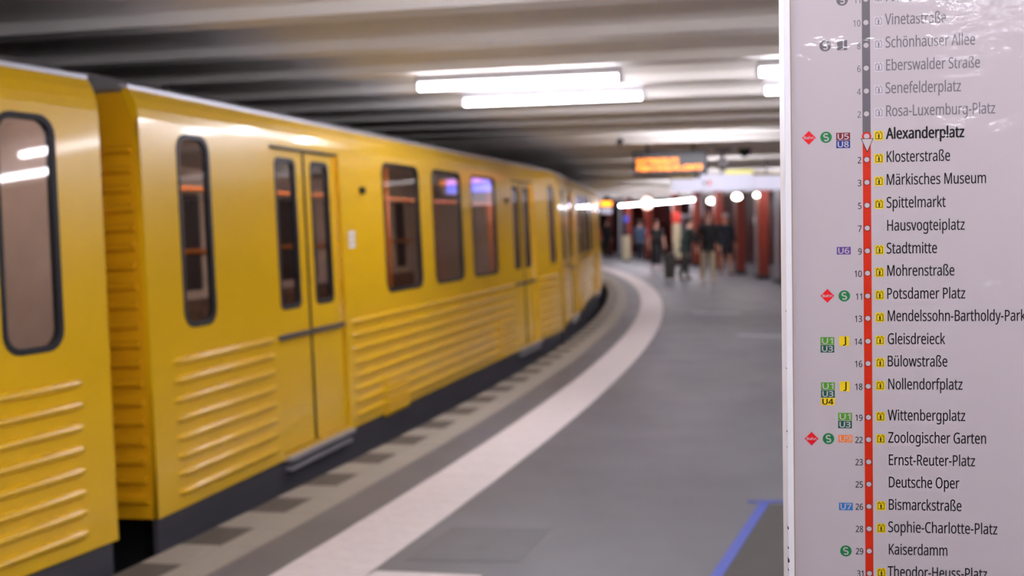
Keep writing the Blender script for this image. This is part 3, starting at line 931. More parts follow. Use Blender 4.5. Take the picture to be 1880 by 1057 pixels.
    'Z': (458, '427,0 30,0 30,55 332,508 40,508 40,573 419,573 419,518 118,64 427,64'),
    'a': (450, '231,437 268,435 299,428 326,418 347,403 364,383 376,358 383,328 385,293 385,0 334,0 320,61 317,61 298,40 279,22 258,9 234,-1 206,-6 172,-8 136,-5 103,6 75,23 55,48 41,80 37,119 40,150 50,176 65,199 87,219 116,234 152,245 194,253 243,257 316,259 316,285 310,330 293,359 265,375 227,380 194,378 163,370 133,359 106,347 84,400 115,414 151,426 190,434|252,208 215,205 184,200 159,192 141,182 118,155 110,119 115,87 132,66 157,53 188,49 215,51 238,56 260,66 279,79 295,96 306,117 313,142 315,172 315,210'),
    'b': (493, '139,461 138,435 138,410 136,389 135,373 139,373 161,398 189,419 226,432 272,437 310,434 344,423 374,406 401,381 422,350 437,312 446,267 449,215 448,180 444,147 437,118 427,91 415,68 400,48 384,31 365,17 344,6 322,-2 298,-6 272,-8 226,-3 189,10 161,31 139,55 133,55 119,0 68,0 68,609 139,609|260,379 219,374 188,361 165,339 150,308 145,289 142,268 139,244 139,217 139,214 140,177 145,144 153,116 165,93 181,74 202,61 229,53 261,51 288,53 312,61 332,74 348,93 360,117 369,145 374,178 376,216 374,254 369,287 360,315 348,338 331,356 311,368 288,376'),
    'c': (385, '241,-8 213,-7 187,-2 162,5 139,15 118,28 99,45 83,65 69,87 58,114 50,143 46,176 44,213 46,250 51,284 59,315 71,342 85,365 102,385 121,401 142,415 166,425 191,432 217,436 245,438 278,436 309,431 336,424 358,415 337,356 316,363 292,370 267,374 244,376 204,371 172,358 148,335 131,303 125,284 120,263 118,239 117,213 120,166 131,126 148,94 172,71 202,58 240,53 273,55 302,60 328,68 351,78 351,15 328,5 304,-2 275,-7'),
    'd': (493, '221,-8 182,-5 148,6 118,23 92,48 71,79 56,117 47,162 44,214 47,266 56,311 71,350 93,381 119,406 149,424 183,434 221,438 253,436 280,429 303,420 323,407 340,391 354,374 359,374 356,405 355,424 354,438 354,609 425,609 425,0 368,0 358,58 354,58 340,40 323,24 303,11 279,1 252,-6|232,51 263,53 290,60 311,71 328,88 340,109 348,135 354,165 355,200 355,213 354,251 349,284 340,313 329,336 313,355 291,369 264,377 231,379 204,376 181,368 162,354 146,334 133,309 124,281 119,249 117,213 119,176 124,144 133,116 146,93 162,74 181,61 205,53'),
    'e': (452, '234,438 261,436 286,432 308,424 329,414 348,401 364,385 378,367 390,346 399,323 406,299 410,272 411,244 411,201 117,201 120,167 127,137 139,111 154,90 174,74 197,62 224,55 254,52 293,54 327,60 359,69 392,82 392,20 359,8 327,-1 292,-6 251,-8 221,-6 194,-2 167,6 143,17 121,31 101,48 85,68 70,91 59,117 51,146 46,177 44,212 46,246 50,277 57,306 68,333 81,357 96,378 114,395 134,411 157,423 181,431 207,436|233,380 188,372 154,348 140,330 130,309 123,285 119,257 338,257 335,292 326,322 312,346 292,364 266,376'),
    'f': (276, '266,375 158,375 158,0 87,0 87,375 12,375 12,408 87,432 87,457 88,483 92,507 97,528 104,547 124,577 152,597 186,609 227,613 252,612 274,609 294,604 310,599 292,544 278,548 262,552 245,555 228,556 197,550 175,532 162,502 158,458 158,430 266,430'),
    'g': (493, '221,438 261,434 297,422 329,402 355,373 359,373 369,430 425,430 425,-7 424,-36 420,-63 413,-88 404,-109 378,-146 341,-172 318,-181 293,-187 264,-191 233,-192 188,-191 147,-186 110,-177 78,-165 78,-100 111,-114 149,-125 191,-132 237,-134 263,-132 286,-126 306,-116 324,-101 337,-84 347,-63 353,-39 355,-13 355,4 355,16 356,32 357,47 358,57 354,57 329,28 299,8 263,-4 221,-8 182,-4 147,7 117,25 91,51 70,83 56,121 47,164 44,214 47,263 56,306 70,344 91,377 117,404 147,423 181,434|230,379 197,374 169,359 147,336 130,303 125,284 120,262 118,239 117,213 119,176 124,143 134,115 146,92 163,73 182,60 205,52 232,50 262,52 288,58 309,69 326,85 340,105 349,131 354,161 356,197 356,214 355,242 353,267 349,289 343,309 326,340 302,362 270,374'),
    'h': (495, '139,431 138,415 138,399 136,384 135,370 140,370 155,391 174,407 196,420 221,429 247,435 273,437 321,433 360,421 391,400 413,370 421,351 426,330 430,306 431,280 431,0 361,0 361,275 355,321 338,353 308,372 265,379 222,374 189,360 166,338 150,308 142,269 139,222 139,0 68,0 68,609 139,609'),
    'i': (207, '139,430 139,0 68,0 68,430|104,591 119,588 133,580 142,566 145,546 142,526 133,512 119,504 104,501 88,504 75,512 66,526 63,546 66,566 75,580 88,588'),
    'k': (428, '138,291 138,276 137,257 135,221 138,221 144,229 152,240 172,264 181,276 189,285 326,430 409,430 235,246 421,0 336,0 187,200 138,158 138,0 68,0 68,609 138,609'),
    'l': (207, '139,0 68,0 68,609 139,609'),
    'm': (750, '540,438 574,436 603,429 628,417 649,401 665,379 676,352 683,319 685,280 685,0 615,0 615,277 610,321 594,353 567,372 528,379 499,376 474,369 454,358 438,342 426,322 418,298 413,270 411,237 411,0 342,0 342,277 339,308 332,333 320,353 303,367 281,376 253,379 215,374 185,360 164,338 150,308 141,269 139,223 139,0 68,0 68,430 125,430 136,371 140,371 155,392 173,409 194,422 217,431 241,436 266,438 312,433 349,420 378,398 398,366 402,366 427,398 461,420 499,433'),
    'n': (495, '275,438 311,436 343,429 369,417 391,401 409,379 421,352 428,319 431,280 431,0 361,0 361,275 355,321 338,353 308,372 265,379 232,376 204,368 182,356 166,338 154,316 146,289 140,258 139,223 139,0 68,0 68,430 125,430 136,371 140,371 156,392 175,409 198,422 222,431 248,436'),
    'o': (485, '442,216 441,190 438,165 434,142 428,121 411,82 388,51 359,25 324,7 285,-4 241,-8 200,-4 163,7 129,25 100,51 77,82 59,121 52,142 48,165 45,190 44,216 46,250 50,282 58,310 68,336 81,360 97,380 116,397 137,412 161,423 186,431 214,436 244,438 272,436 299,431 324,423 347,412 368,397 387,380 403,360 417,336 428,310 436,282 440,250|117,216 120,169 130,128 147,95 172,71 203,56 243,51 282,56 314,71 339,95 356,128 366,169 369,216 365,263 355,303 338,335 314,359 282,374 242,379 212,376 185,368 164,354 147,335 134,311 124,284 119,252'),
    'p': (493, '273,438 310,434 344,424 374,407 401,383 422,351 437,313 446,268 449,216 448,181 444,148 437,119 427,93 415,69 401,49 384,31 365,17 345,6 322,-2 298,-6 272,-8 241,-6 213,1 190,11 170,24 153,38 139,55 134,55 136,39 137,20 138,1 139,-16 139,-192 68,-192 68,430 126,430 136,371 139,371 153,389 170,405 189,419 213,429 240,436|260,379 221,374 190,362 167,342 152,313 142,275 139,229 139,216 139,190 142,167 145,145 150,126 165,93 188,70 220,55 261,51 297,56 326,72 348,98 364,131 373,171 376,217 374,252 369,283 360,310 348,334 331,354 311,367 288,376'),
    'r': (331, '269,438 281,438 295,437 308,435 319,433 310,368 299,370 287,372 275,373 264,374 240,371 217,363 195,351 176,334 161,313 149,289 141,261 139,229 139,0 68,0 68,430 126,430 134,351 137,351 152,374 170,395 191,413 214,426 240,435'),
    's': (384, '348,119 343,80 327,49 302,24 268,6 248,0 226,-4 202,-7 176,-8 135,-6 99,-1 68,8 42,19 42,83 70,71 104,60 141,52 178,49 224,53 256,66 274,86 280,112 278,128 271,141 259,154 239,167 212,180 174,196 135,212 103,228 76,245 57,266 45,292 41,324 44,350 52,372 66,392 85,408 109,421 137,430 168,436 202,438 240,436 275,430 308,421 339,409 315,353 287,363 258,372 228,378 197,380 159,377 131,366 114,350 108,328 111,312 119,298 133,286 154,274 182,261 219,246 257,231 289,215 314,197 333,176 344,150'),
    't': (289, '212,50 228,50 245,53 260,55 272,59 272,5 258,0 240,-4 219,-7 200,-8 167,-5 138,4 112,20 91,44 78,79 74,125 74,375 13,375 13,409 75,437 103,528 144,528 144,430 269,430 269,375 144,375 144,127 149,93 163,69 185,54'),
    'u': (495, '427,430 427,0 370,0 359,57 356,57 340,36 321,20 298,8 273,-1 247,-6 220,-8 173,-4 134,8 103,29 81,59 73,78 68,99 64,122 63,148 63,430 135,430 135,153 141,108 158,76 188,57 230,51 273,55 306,69 330,91 345,121 354,160 357,206 357,430'),
    'v': (407, '163,0 0,430 75,430 167,176 173,158 180,137 187,116 193,96 198,78 201,63 204,63 208,78 214,96 220,117 227,138 234,158 241,176 332,430 407,430 244,0'),
    'w': (630, '346,243 336,276 331,292 328,308 321,335 318,347 316,357 313,357 311,347 308,335 302,307 298,292 294,275 289,259 284,242 207,1 127,1 9,431 82,431 141,201 147,178 153,154 158,131 163,109 167,90 169,73 172,73 175,84 178,97 185,128 189,144 193,160 197,175 201,188 277,431 354,431 428,188 440,149 446,129 451,109 455,90 457,74 460,74 463,89 466,108 471,129 477,153 483,177 489,201 549,431 621,431 502,1 419,1'),
    'x': (424, '170,220 22,430 102,430 213,268 322,430 402,430 253,220 410,0 330,0 213,172 94,0 14,0'),
    'y': (409, '1,430 76,430 169,185 177,164 184,144 191,124 196,105 201,86 205,68 209,68 215,91 224,121 234,153 245,186 333,430 409,430 224,-59 207,-97 188,-130 165,-156 138,-176 106,-188 67,-192 49,-192 34,-190 20,-188 9,-186 9,-130 19,-132 30,-133 43,-134 56,-135 79,-132 99,-126 116,-114 130,-99 142,-80 152,-59 174,-2'),
    'z': (377, '346,0 31,0 31,47 262,375 45,375 45,430 340,430 340,377 112,55 346,55'),
    'ß': (506, '419,495 416,469 407,447 395,428 379,411 362,396 346,383 330,370 318,357 309,344 306,330 308,320 312,311 319,302 332,291 351,277 377,259 404,240 427,221 445,200 459,178 467,153 470,123 465,81 451,48 429,23 399,6 362,-5 321,-8 285,-6 254,-1 227,8 204,19 204,83 219,75 237,67 256,59 276,54 297,50 318,49 356,54 382,67 396,89 401,118 399,136 394,152 385,167 371,181 351,197 326,214 296,235 273,253 257,270 246,288 240,306 238,326 241,349 249,369 261,385 276,400 293,413 309,426 324,439 336,454 345,471 347,491 340,520 319,540 286,551 245,555 218,553 193,547 171,537 154,521 142,499 139,468 139,0 68,0 68,468 74,517 91,554 119,581 155,599 175,606 197,610 221,613 245,613 271,613 294,610 316,606 336,600 371,584 397,561 413,531'),
    'ä': (450, '231,437 268,435 299,428 326,418 347,403 364,383 376,358 383,328 385,293 385,0 334,0 320,61 317,61 298,40 279,22 258,9 234,-1 206,-6 172,-8 136,-5 103,6 75,23 55,48 41,80 37,119 40,150 50,176 65,199 87,219 116,234 152,245 194,253 243,257 316,259 316,285 310,330 293,359 265,375 227,380 194,378 163,370 133,359 106,347 84,400 115,414 151,426 190,434|252,208 215,205 184,200 159,192 141,182 118,155 110,119 115,87 132,66 157,53 188,49 215,51 238,56 260,66 279,79 295,96 306,117 313,142 315,172 315,210|113,546 116,564 124,576 137,583 151,585 165,583 177,576 186,564 188,546 186,529 177,516 165,509 151,506 137,509 124,516 116,529|264,546 267,564 275,576 287,583 301,585 315,583 327,576 336,564 338,546 336,529 327,516 315,509 301,506 287,509 275,516 267,529'),
    'ö': (485, '442,216 441,190 438,165 434,142 428,121 411,82 388,51 359,25 324,7 285,-4 241,-8 200,-4 163,7 129,25 100,51 77,82 59,121 52,142 48,165 45,190 44,216 46,250 50,282 58,310 68,336 81,360 97,380 116,397 137,412 161,423 186,431 214,436 244,438 272,436 299,431 324,423 347,412 368,397 387,380 403,360 417,336 428,310 436,282 440,250|117,216 120,169 130,128 147,95 172,71 203,56 243,51 282,56 314,71 339,95 356,128 366,169 369,216 365,263 355,303 338,335 314,359 282,374 242,379 212,376 185,368 164,354 147,335 134,311 124,284 119,252|131,546 134,564 142,576 154,583 168,585 183,583 195,576 203,564 206,546 203,529 195,516 183,509 168,506 154,509 142,516 134,529|281,546 284,564 292,576 304,583 318,585 333,583 345,576 353,564 356,546 353,529 345,516 333,509 318,506 304,509 292,516 284,529'),
    'ü': (495, '427,430 427,0 370,0 359,57 356,57 340,36 321,20 298,8 273,-1 247,-6 220,-8 173,-4 134,8 103,29 81,59 73,78 68,99 64,122 63,148 63,430 135,430 135,153 141,108 158,76 188,57 230,51 273,55 306,69 330,91 345,121 354,160 357,206 357,430|136,546 138,564 147,576 159,583 173,585 187,583 200,576 208,564 211,546 208,529 200,516 187,509 173,506 159,509 147,516 138,529|286,546 289,564 297,576 309,583 323,585 337,583 350,576 358,564 361,546 358,529 350,516 337,509 323,506 309,509 297,516 289,529'),
    ' ': (208, ''),
}



def text_mesh(body, width=None, cap=0.0148, off=0.0, align='LEFT', xs=None):
    cu = bpy.data.curves.new('lettering', 'CURVE')
    cu.dimensions = '2D'
    cu.fill_mode = 'BOTH'
    sc_ = cap / 573.0
    cu.extrude = 0.00006
    pen = 0
    for ch in body:
        adv, src = GLYPHS[ch]
        for cont in (src.split('|') if src else ()):
            pp = [tuple(map(int, q.split(','))) for q in cont.split(' ')]
            sp = cu.splines.new('POLY')
            sp.points.add(len(pp) - 1)
            for i, q in enumerate(pp):
                sp.points[i].co = ((pen + q[0]) * sc_, q[1] * sc_, 0, 1)
            sp.use_cyclic_u = True
        pen += adv
    tmp = bpy.data.objects.new('tmp', cu)
    COL.objects.link(tmp)
    bpy.context.view_layer.update()
    me = bpy.data.meshes.new_from_object(tmp.evaluated_get(bpy.context.evaluated_depsgraph_get()))
    bpy.data.objects.remove(tmp)
    X = [v.co.x for v in me.vertices]
    x0, x1 = min(X), max(X)
    k = (width / (x1 - x0)) if width else (xs or 0.8)
    dx = {'LEFT': 0, 'RIGHT': -(x1 - x0) * k, 'CENTER': -(x1 - x0) * k / 2}[align]
    for v in me.vertices:
        x, y, z = v.co
        v.co = ((x - x0) * k + dx, -z, y)
    me.name = 'lettering'
    if off:
        # heavier weight: the same outlines struck again a hair to each side
        bm2 = bmesh.new()
        for i, (ax, az) in enumerate(((-off, 0), (off, 0), (0, -off * 0.7), (0, off * 0.7))):
            n0 = len(bm2.verts)
            bm2.from_mesh(me)
            bm2.verts.ensure_lookup_table()
            for v in bm2.verts[n0:]:
                v.co += Vector((ax, -0.000004 * i, az))
        bm2.to_mesh(me)
        bm2.free()
    return me


def pr(name, me, m, s, h, parent=board, dy=Z_PR):
    me.materials.clear()
    me.materials.append(PM[m])
    o = link(name, me, None, parent)
    o.location = (s, dy, h)
    return o


def sheet(pts, d=0.0001):
    b = MB()
    b.prism(pts, 'y', 0, d)
    return b.mesh('print')


def disc(r, n=28):
    return [(r * cos(2 * pi * i / n), r * sin(2 * pi * i / n)) for i in range(n)]


def rect(w_, h_):
    return [(-w_ / 2, -h_ / 2), (w_ / 2, -h_ / 2), (w_ / 2, h_ / 2), (-w_ / 2, h_ / 2)]


ROWS = [
    ('Pankow', 0.0271, 0.072, 0.3066, 0, '11', 1) ,
    ('Vinetastraße', 0.0254, 0.1052, 0.2749, 0, '10', 1) ,
    ('Schönhauser Allee', 0.026, 0.1425, 0.2438, 0, '8', 1) ,
    ('Eberswalder Straße', 0.0265, 0.1487, 0.2127, 0, '6', 1) ,
    ('Senefelderplatz', 0.0256, 0.124, 0.1815, 0, '4', 1) ,
    ('Rosa-Luxemburg-Platz', 0.0262, 0.1682, 0.1503, 0, '2', 1) ,
    ('Alexanderplatz', 0.026, 0.128, 0.119, 2, '', 1) ,
    ('Klosterstraße', 0.0265, 0.1095, 0.0877, 1, '2', 1) ,
    ('Märkisches Museum', 0.0264, 0.156, 0.0564, 1, '3', 1) ,
    ('Spittelmarkt', 0.0262, 0.1035, 0.025, 1, '5', 1) ,
    ('Hausvogteiplatz', 0.0267, 0.1283, -0.0064, 1, '7', 0) ,
    ('Stadtmitte', 0.0258, 0.0919, -0.0378, 1, '9', 1) ,
    ('Mohrenstraße', 0.0264, 0.1145, -0.0686, 1, '10', 1) ,
    ('Potsdamer Platz', 0.0262, 0.1286, -0.1001, 1, '11', 1) ,
    ('Mendelssohn-Bartholdy-Park', 0.0267, 0.2068, -0.1309, 1, '13', 1) ,
    ('Gleisdreieck', 0.0266, 0.1021, -0.1626, 1, '14', 1) ,
    ('Bülowstraße', 0.0264, 0.1048, -0.1935, 1, '16', 1) ,
    ('Nollendorfplatz', 0.0269, 0.1246, -0.2252, 1, '18', 1) ,
    ('Wittenbergplatz', 0.026, 0.1281, -0.2683, 1, '19', 1) ,
    ('Zoologischer Garten', 0.0265, 0.155, -0.2993, 1, '22', 1) ,
    ('Ernst-Reuter-Platz', 0.0271, 0.1407, -0.3304, 1, '23', 0) ,
    ('Deutsche Oper', 0.0269, 0.1199, -0.3615, 1, '25', 0) ,
    ('Bismarckstraße', 0.0267, 0.1226, -0.3927, 1, '26', 1) ,
    ('Sophie-Charlotte-Platz', 0.0258, 0.1695, -0.4239, 1, '28', 1) ,
    ('Kaiserdamm', 0.0264, 0.1038, -0.4551, 1, '29', 0) ,
    ('Theodor-Heuss-Platz', 0.0247, 0.1559, -0.4864, 1, '31', 1) ,
]
BADGES = [
    ('S', -0.0313, 0.3068, 'g') ,
    ('S', -0.0543, 0.2452, 'g') ,
    ('J', -0.0317, 0.2452, 'g') ,
    ('Bahn', -0.0772, 0.1194, '') ,
    ('S', -0.0541, 0.1196, '') ,
    ('U5', -0.0312, 0.1201, 'm') ,
    ('U8', -0.0312, 0.1093, 'n') ,
    ('U6', -0.0315, -0.0372, 'p') ,
    ('Bahn', -0.0539, -0.0996, '') ,
    ('S', -0.0312, -0.0998, '') ,
    ('U1', -0.0544, -0.1622, 'lg') ,
    ('U3', -0.0544, -0.1732, 'dg') ,
    ('J', -0.0317, -0.1625, 'y') ,
    ('U1', -0.0541, -0.2252, 'lg') ,
    ('U3', -0.0542, -0.2362, 'dg') ,
    ('U4', -0.0543, -0.2469, 'y') ,
    ('J', -0.0314, -0.2255, 'y') ,
    ('U1', -0.0313, -0.2676, 'lg') ,
    ('U3', -0.0314, -0.2787, 'dg') ,
    ('Bahn', -0.0768, -0.299, '') ,
    ('S', -0.0539, -0.2987, '') ,
    ('U9', -0.0311, -0.2985, 'o') ,
    ('U7', -0.031, -0.3934, 'b') ,
    ('S', -0.0315, -0.4558, '') ,
]

# the line itself
h_alex = 0.1190
pr('grey_line_bar', sheet([(-0.0056, h_alex), (0.0052, h_alex), (0.0052, 0.80), (-0.0056, 0.80)]), 'g', 0.0003, 0)
pr('red_line_bar', sheet([(-0.0056, -0.76), (0.0052, -0.76), (0.0052, h_alex), (-0.0056, h_alex)]), 'line', 0.0003, 0)
dot_me = sheet(disc(0.0037))
ring_me = {k_: sheet(disc(0.0044)) for k_ in ('g', 'black', 'line')}
lift_bg = {k_: sheet(rect(0.0122, 0.0130)) for k_ in ('lgrey', 'yellow')}


def lift_picto():
    b = MB()
    W, H, t_ = 0.0090, 0.0085, 0.0007
    for q in ((-W / 2, W / 2, -H / 2, -H / 2 + t_), (-W / 2, -W / 2 + t_, -H / 2, H / 2), (W / 2 - t_, W / 2, -H / 2, H / 2),
              (-W / 2, -W / 2 + 0.0022, H / 2 - t_, H / 2), (W / 2 - 0.0022, W / 2, H / 2 - t_, H / 2), (-0.0012, 0.0012, H / 2 - t_, H / 2)):
        b.prism([(q[0], q[2]), (q[1], q[2]), (q[1], q[3]), (q[0], q[3])], 'y', 0, 0.0001)
    # figure
    b.prism([(-0.0009, -0.001), (-0.0006, -0.0036), (0.0006, -0.0036), (0.0009, -0.001), (0.0013, 0.0010), (-0.0013, 0.0010)], 'y', 0, 0.0001)
    b.prism([(0.0009 * cos(a), 0.0020 + 0.0009 * sin(a)) for a in [2 * pi * i / 10 for i in range(10)]], 'y', 0, 0.0001)
    # arrows up and down
    b.prism([(-0.0033, 0.0044), (-0.0011, 0.0044), (-0.0022, 0.0060)], 'y', 0, 0.0001)
    b.prism([(0.0011, 0.0060), (0.0033, 0.0060), (0.0022, 0.0044)], 'y', 0, 0.0001)
    return b.mesh('lift_pictogram')


lp = {'lgrey': lift_picto(), 'yellow': lift_picto()}
for name, s0, s1, h, style, num, lift in ROWS:
    cap = 0.0148
    me = text_mesh(name, s1 - s0, cap, off=0.00055 if style == 2 else 0.00018)
    bl = h - 0.0040 if style != 2 else h - 0.0036
    pr('station_name', me, 'grey' if style == 0 else 'black', s0, bl)
    if num:
        pr('minutes_number', text_mesh(num, None, 0.0086, 0.00012, 'RIGHT', 0.78), 'grey' if style == 0 else 'black',
           -0.0072 - 0.0010 * (0.28 - h) / 0.77, h - 0.0050)
    c_ = 'lgrey' if style == 0 else 'yellow'
    if lift:
        o = pr('lift_icon', lift_bg[c_], c_, 0.0167 if style == 0 else 0.0162, h + 0.0012)
        pr('lift_pictogram', lp[c_], 'grey' if style == 0 else 'black', 0, -0.0004, o, -0.00012)
    rm = 'g' if style == 0 else ('line' if style == 2 else 'black')
    if style == 2:
        ro = pr('station_ring', sheet(disc(0.0062)), 'line', 0, h + 0.0006, dy=-0.0003)
    else:
        ro = pr('station_ring', ring_me['g' if style == 0 else 'black'], 'g' if style == 0 else 'black', 0, h, dy=-0.0003)
        ro.scale = (0.93, 1, 0.93)
    pr('station_dot', dot_me, 'paper', 0, 0, ro, -0.00015)

# direction triangle under Alexanderplatz
tri = pr('direction_arrow', sheet([(-0.0085, 0.0), (0.0085, 0.0), (0, -0.0192)]), 'black', 0.0006, 0.1166, dy=-0.0006)
pr('arrow_face', sheet([(-0.0074, -0.0007), (0.0074, -0.0007), (0, -0.0174)]), 'paper', 0, 0, tri, -0.0002)


def s_curve():
    """the S of the suburban railway as a thick stroked curve"""
    b = MB()
    pts = []
    R_ = 0.0026
    for i in range(15):
        a = radians(35 + i * 16.5)
        pts.append((R_ * 1.10 * cos(a), 0.00225 + R_ * 0.90 * sin(a)))
    low = [(-x, -y) for x, y in pts]
    pts = pts + low[::-1]
    pts = [(x, z) for x, z in pts]
    L_, R2 = [], []
    n = len(pts)
    for i, (x, z) in enumerate(pts):
        x0, z0 = pts[max(i - 1, 0)]
        x1, z1 = pts[min(i + 1, n - 1)]
        dx, dz = x1 - x0, z1 - z0
        l = hypot(dx, dz) or 1
        e = 0.00092
        L_.append((x - dz / l * e, z + dx / l * e))
        R2.append((x + dz / l * e, z - dx / l * e))
    for i in range(n - 1):
        v = [b.bm.verts.new((q[0], 0, q[1])) for q in (L_[i], L_[i + 1], R2[i + 1], R2[i])]
        b.bm.faces.new(v)
    return b.mesh('s_letter')


bg_badge = {}
for txt, s, h, c_ in BADGES:
    if txt == 'S':
        k_ = 'g' if c_ == 'g' else 'sgreen'
        o = pr('railway_badge', sheet(disc(0.0078)), k_, s, h)
        pr('badge_letter', s_curve(), 'paper', 0, 0, o, -0.00012)
    elif txt == 'Bahn':
        o = pr('railway_badge', sheet([(-0.0094, 0), (0, -0.0096), (0.0094, 0), (0, 0.0096)]), 'bahn', s, h)
        pr('badge_letter', text_mesh('Bahn', 0.0132, 0.0036, 0.00016), 'paper', -0.0066, -0.0017, o, -0.00012)
    elif txt == 'J':
        o = pr('connection_badge', sheet(rect(0.0134, 0.0136)), c_ if c_ == 'g' else 'y', s, h)
        pr('badge_letter', text_mesh('J', 0.0042, 0.0098, 0.00012), 'paper' if c_ == 'g' else 'black', -0.0018, -0.0036, o, -0.00012)
    else:
        o = pr('line_badge', sheet(rect(0.0186, 0.0104)), c_, s, h)
        pr('badge_letter', text_mesh(txt, 0.0144, 0.0076, 0.00030), 'black' if txt == 'U4' else 'paper', -0.0072, -0.0038, o, -0.00012)

# the pillar that carries the board
pil = MB()
pil.box(0.06, 0.44, 0.056, 0.42, -1.5955, 1.10, 0.01)
o = pil.build('pillar', M['greymetal'])
o.matrix_world = Matrix.Translation((S_O.x, S_O.y, S_O.z)) @ Matrix.Rotation(-0.1337, 4, 'Z')
o['kind'] = 'structure'


# ---------------------------------------------------------------- far platform furniture
# red columns along the back of the platform
cm = MB().box(-0.14, 0.14, -0.14, 0.14, 0, Z_SOFFIT + 0.01, 0.012).mesh('column_shaft')
cm.materials.append(M['redpaint'])
cf = MB().box(-0.155, 0.155, -0.155, 0.155, 0, 0.12, 0.006).mesh('column_foot')
cf.materials.append(M['darkmetal'])
for k in range(-7, 9):
    th = radians(0.48 + 1.93 * k)
    if -7 < k < -3:
        pass
    p = P(R_COL + (0 if k < 4 else -0.3), th)
    o = thing('red_column', None, None, (p.x, p.y, 0), th)
    o['kind'] = 'structure'
    link('column_shaft', cm, None, o)
    link('column_foot', cf, None, o)

# grey advertising frames standing between the columns
for i, (th_, w_, R_) in enumerate(((-2.45, 0.34, 92.25), (-0.55, 0.40, 92.35), (1.55, 0.36, 92.5), (11.0, 0.40, 91.9))):
    th = radians(th_)
    p = P(R_, th)
    lab = ['grey upright panel right of the middle red column', 'grey upright panel left of the middle red column, with a pale disc on it',
           'dark upright panel behind the two men walking', 'pale grey upright panel at the far end of the platform by the train'][i]
    o = thing('upright_panel', lab, 'panel', (p.x, p.y, 0), th - 0.2)
    MB().box(-0.06, 0.06, -w_ / 2, w_ / 2, 0.1, 2.45, 0.01).build('panel', M['darkpanel' if i == 2 else 'greymetal'], o)
    MB().box(-0.09, 0.09, -w_ / 2 - 0.03, w_ / 2 + 0.03, 0.0, 0.1, 0.005).build('foot', M['darkmetal'], o)
    if i == 1:
        b = MB()
        b.tube((-0.09, 0.1, 1.62), (-0.06, 0.1, 1.62), 0.12, 18)
        b.build('disc', M['white'], o)


def face_box(name, label, cat, x0, x1, y, z0, z1, d, m, rz=-AB, group=None):
    """hanging box whose lower left front corner stands at (x0, y)"""
    o = thing(name, label, cat, (x0, y, z0), rz, group)
    L = (x1 - x0) / cos(rz)
    return o, L


# train departure display with amber dots
L_ = 1.06
disp = thing('departure_display', 'black hanging display with amber lit rows above the platform', 'display', (1.765, 15.8, 2.285), -0.20)
MB().box(0, L_, 0, 0.22, 0, 0.34, 0.012).build('case', M['darkmetal'], disp)
MB().box(0.03, L_ - 0.03, -0.006, 0.0, 0.03, 0.27).build('screen', M['displaypanel'], disp)
for xx in (0.2, L_ - 0.2):
    MB().tube((xx, 0.11, 0.34), (xx, 0.11, 0.42), 0.02, 8).build('hanger', M['darkmetal'], disp)
random.seed(3)


def led_rows(x0, x1, z0, nrow, name, cell=0.0135):
    b = MB()
    x = x0
    while x < x1:
        for gx in range(4):
            for gz in range(nrow):
                if random.random() < 0.62:
                    xx, zz = x + gx * cell, z0 + gz * cell
                    b.prism([(xx, zz), (xx + cell * 0.8, zz), (xx + cell * 0.8, zz + cell * 0.8), (xx, zz + cell * 0.8)], 'y', -0.009, -0.006)
        x += cell * 5
    return b.build(name, M['amber'], disp)


led_rows(0.055, 0.60, 0.155, 6, 'amber_row')['kind'] = 'stuff'
led_rows(0.055, 0.98, 0.055, 6, 'amber_row')['kind'] = 'stuff'

# second display further off, right by the train roof
d2 = thing('departure_display', 'small distant amber display above a white panel, just right of the train end', 'display', (3.80, 46.0, 1.98), -0.1)
MB().box(-0.1, 0.75, 0, 0.3, 0.28, 0.55, 0.02).build('case', M['darkmetal'], d2)
MB().box(-0.05, 0.42, -0.02, 0.0, 0.33, 0.50).build('amber_row', M['amber'], d2)
MB().box(-0.05, 0.42, 0, 0.06, 0.0, 0.24, 0.01).build('white_panel', M['signwhite'], d2)
MB().box(0.1, 0.3, 0.1, 0.2, 0.55, 0.74).build('hanger', M['darkmetal'], d2)

# lit station sign: a long white box with yellow and ochre tops
sg = thing('hanging_sign', 'long white lit hanging sign with a yellow top strip, below the amber display', 'sign', (2.925, 20.0, 2.15), -0.235)
MB().box(0, 0.52, 0, 0.14, 0.0, 0.235, 0.01).build('sign_panel', M['signwhite'], sg)
MB().box(0.53, 1.46, 0, 0.14, 0.005, 0.31, 0.01).build('sign_panel', M['signwhite'], sg)
MB().box(1.47, 2.02, 0, 0.14, 0.02, 0.275, 0.01).build('sign_panel', M['signwhite'], sg)
MB().box(0.02, 0.42, 0.0, 0.14, 0.24, 0.29, 0.005).build('ochre_strip', M['signbrown'], sg)
MB().box(0.98, 1.47, 0.0, 0.14, 0.315, 0.38, 0.005).build('yellow_strip', M['signyellow'], sg)
MB().box(1.49, 2.0, 0.0, 0.14, 0.28, 0.32, 0.005).build('ochre_strip', M['signbrown'], sg)
MB().box(0.58, 0.64, -0.006, 0.0, 0.12, 0.19).build('grey_symbol', M['greymetal'], sg)
MB().box(0.67, 0.72, -0.006, 0.0, 0.11, 0.20).build('red_symbol', M['signred'], sg)
for xx in (0.25, 0.9, 1.7):
    MB().tube((xx, 0.07, 0.24), (xx, 0.07, 0.57), 0.015, 8).build('hanger', M['greymetal'], sg)

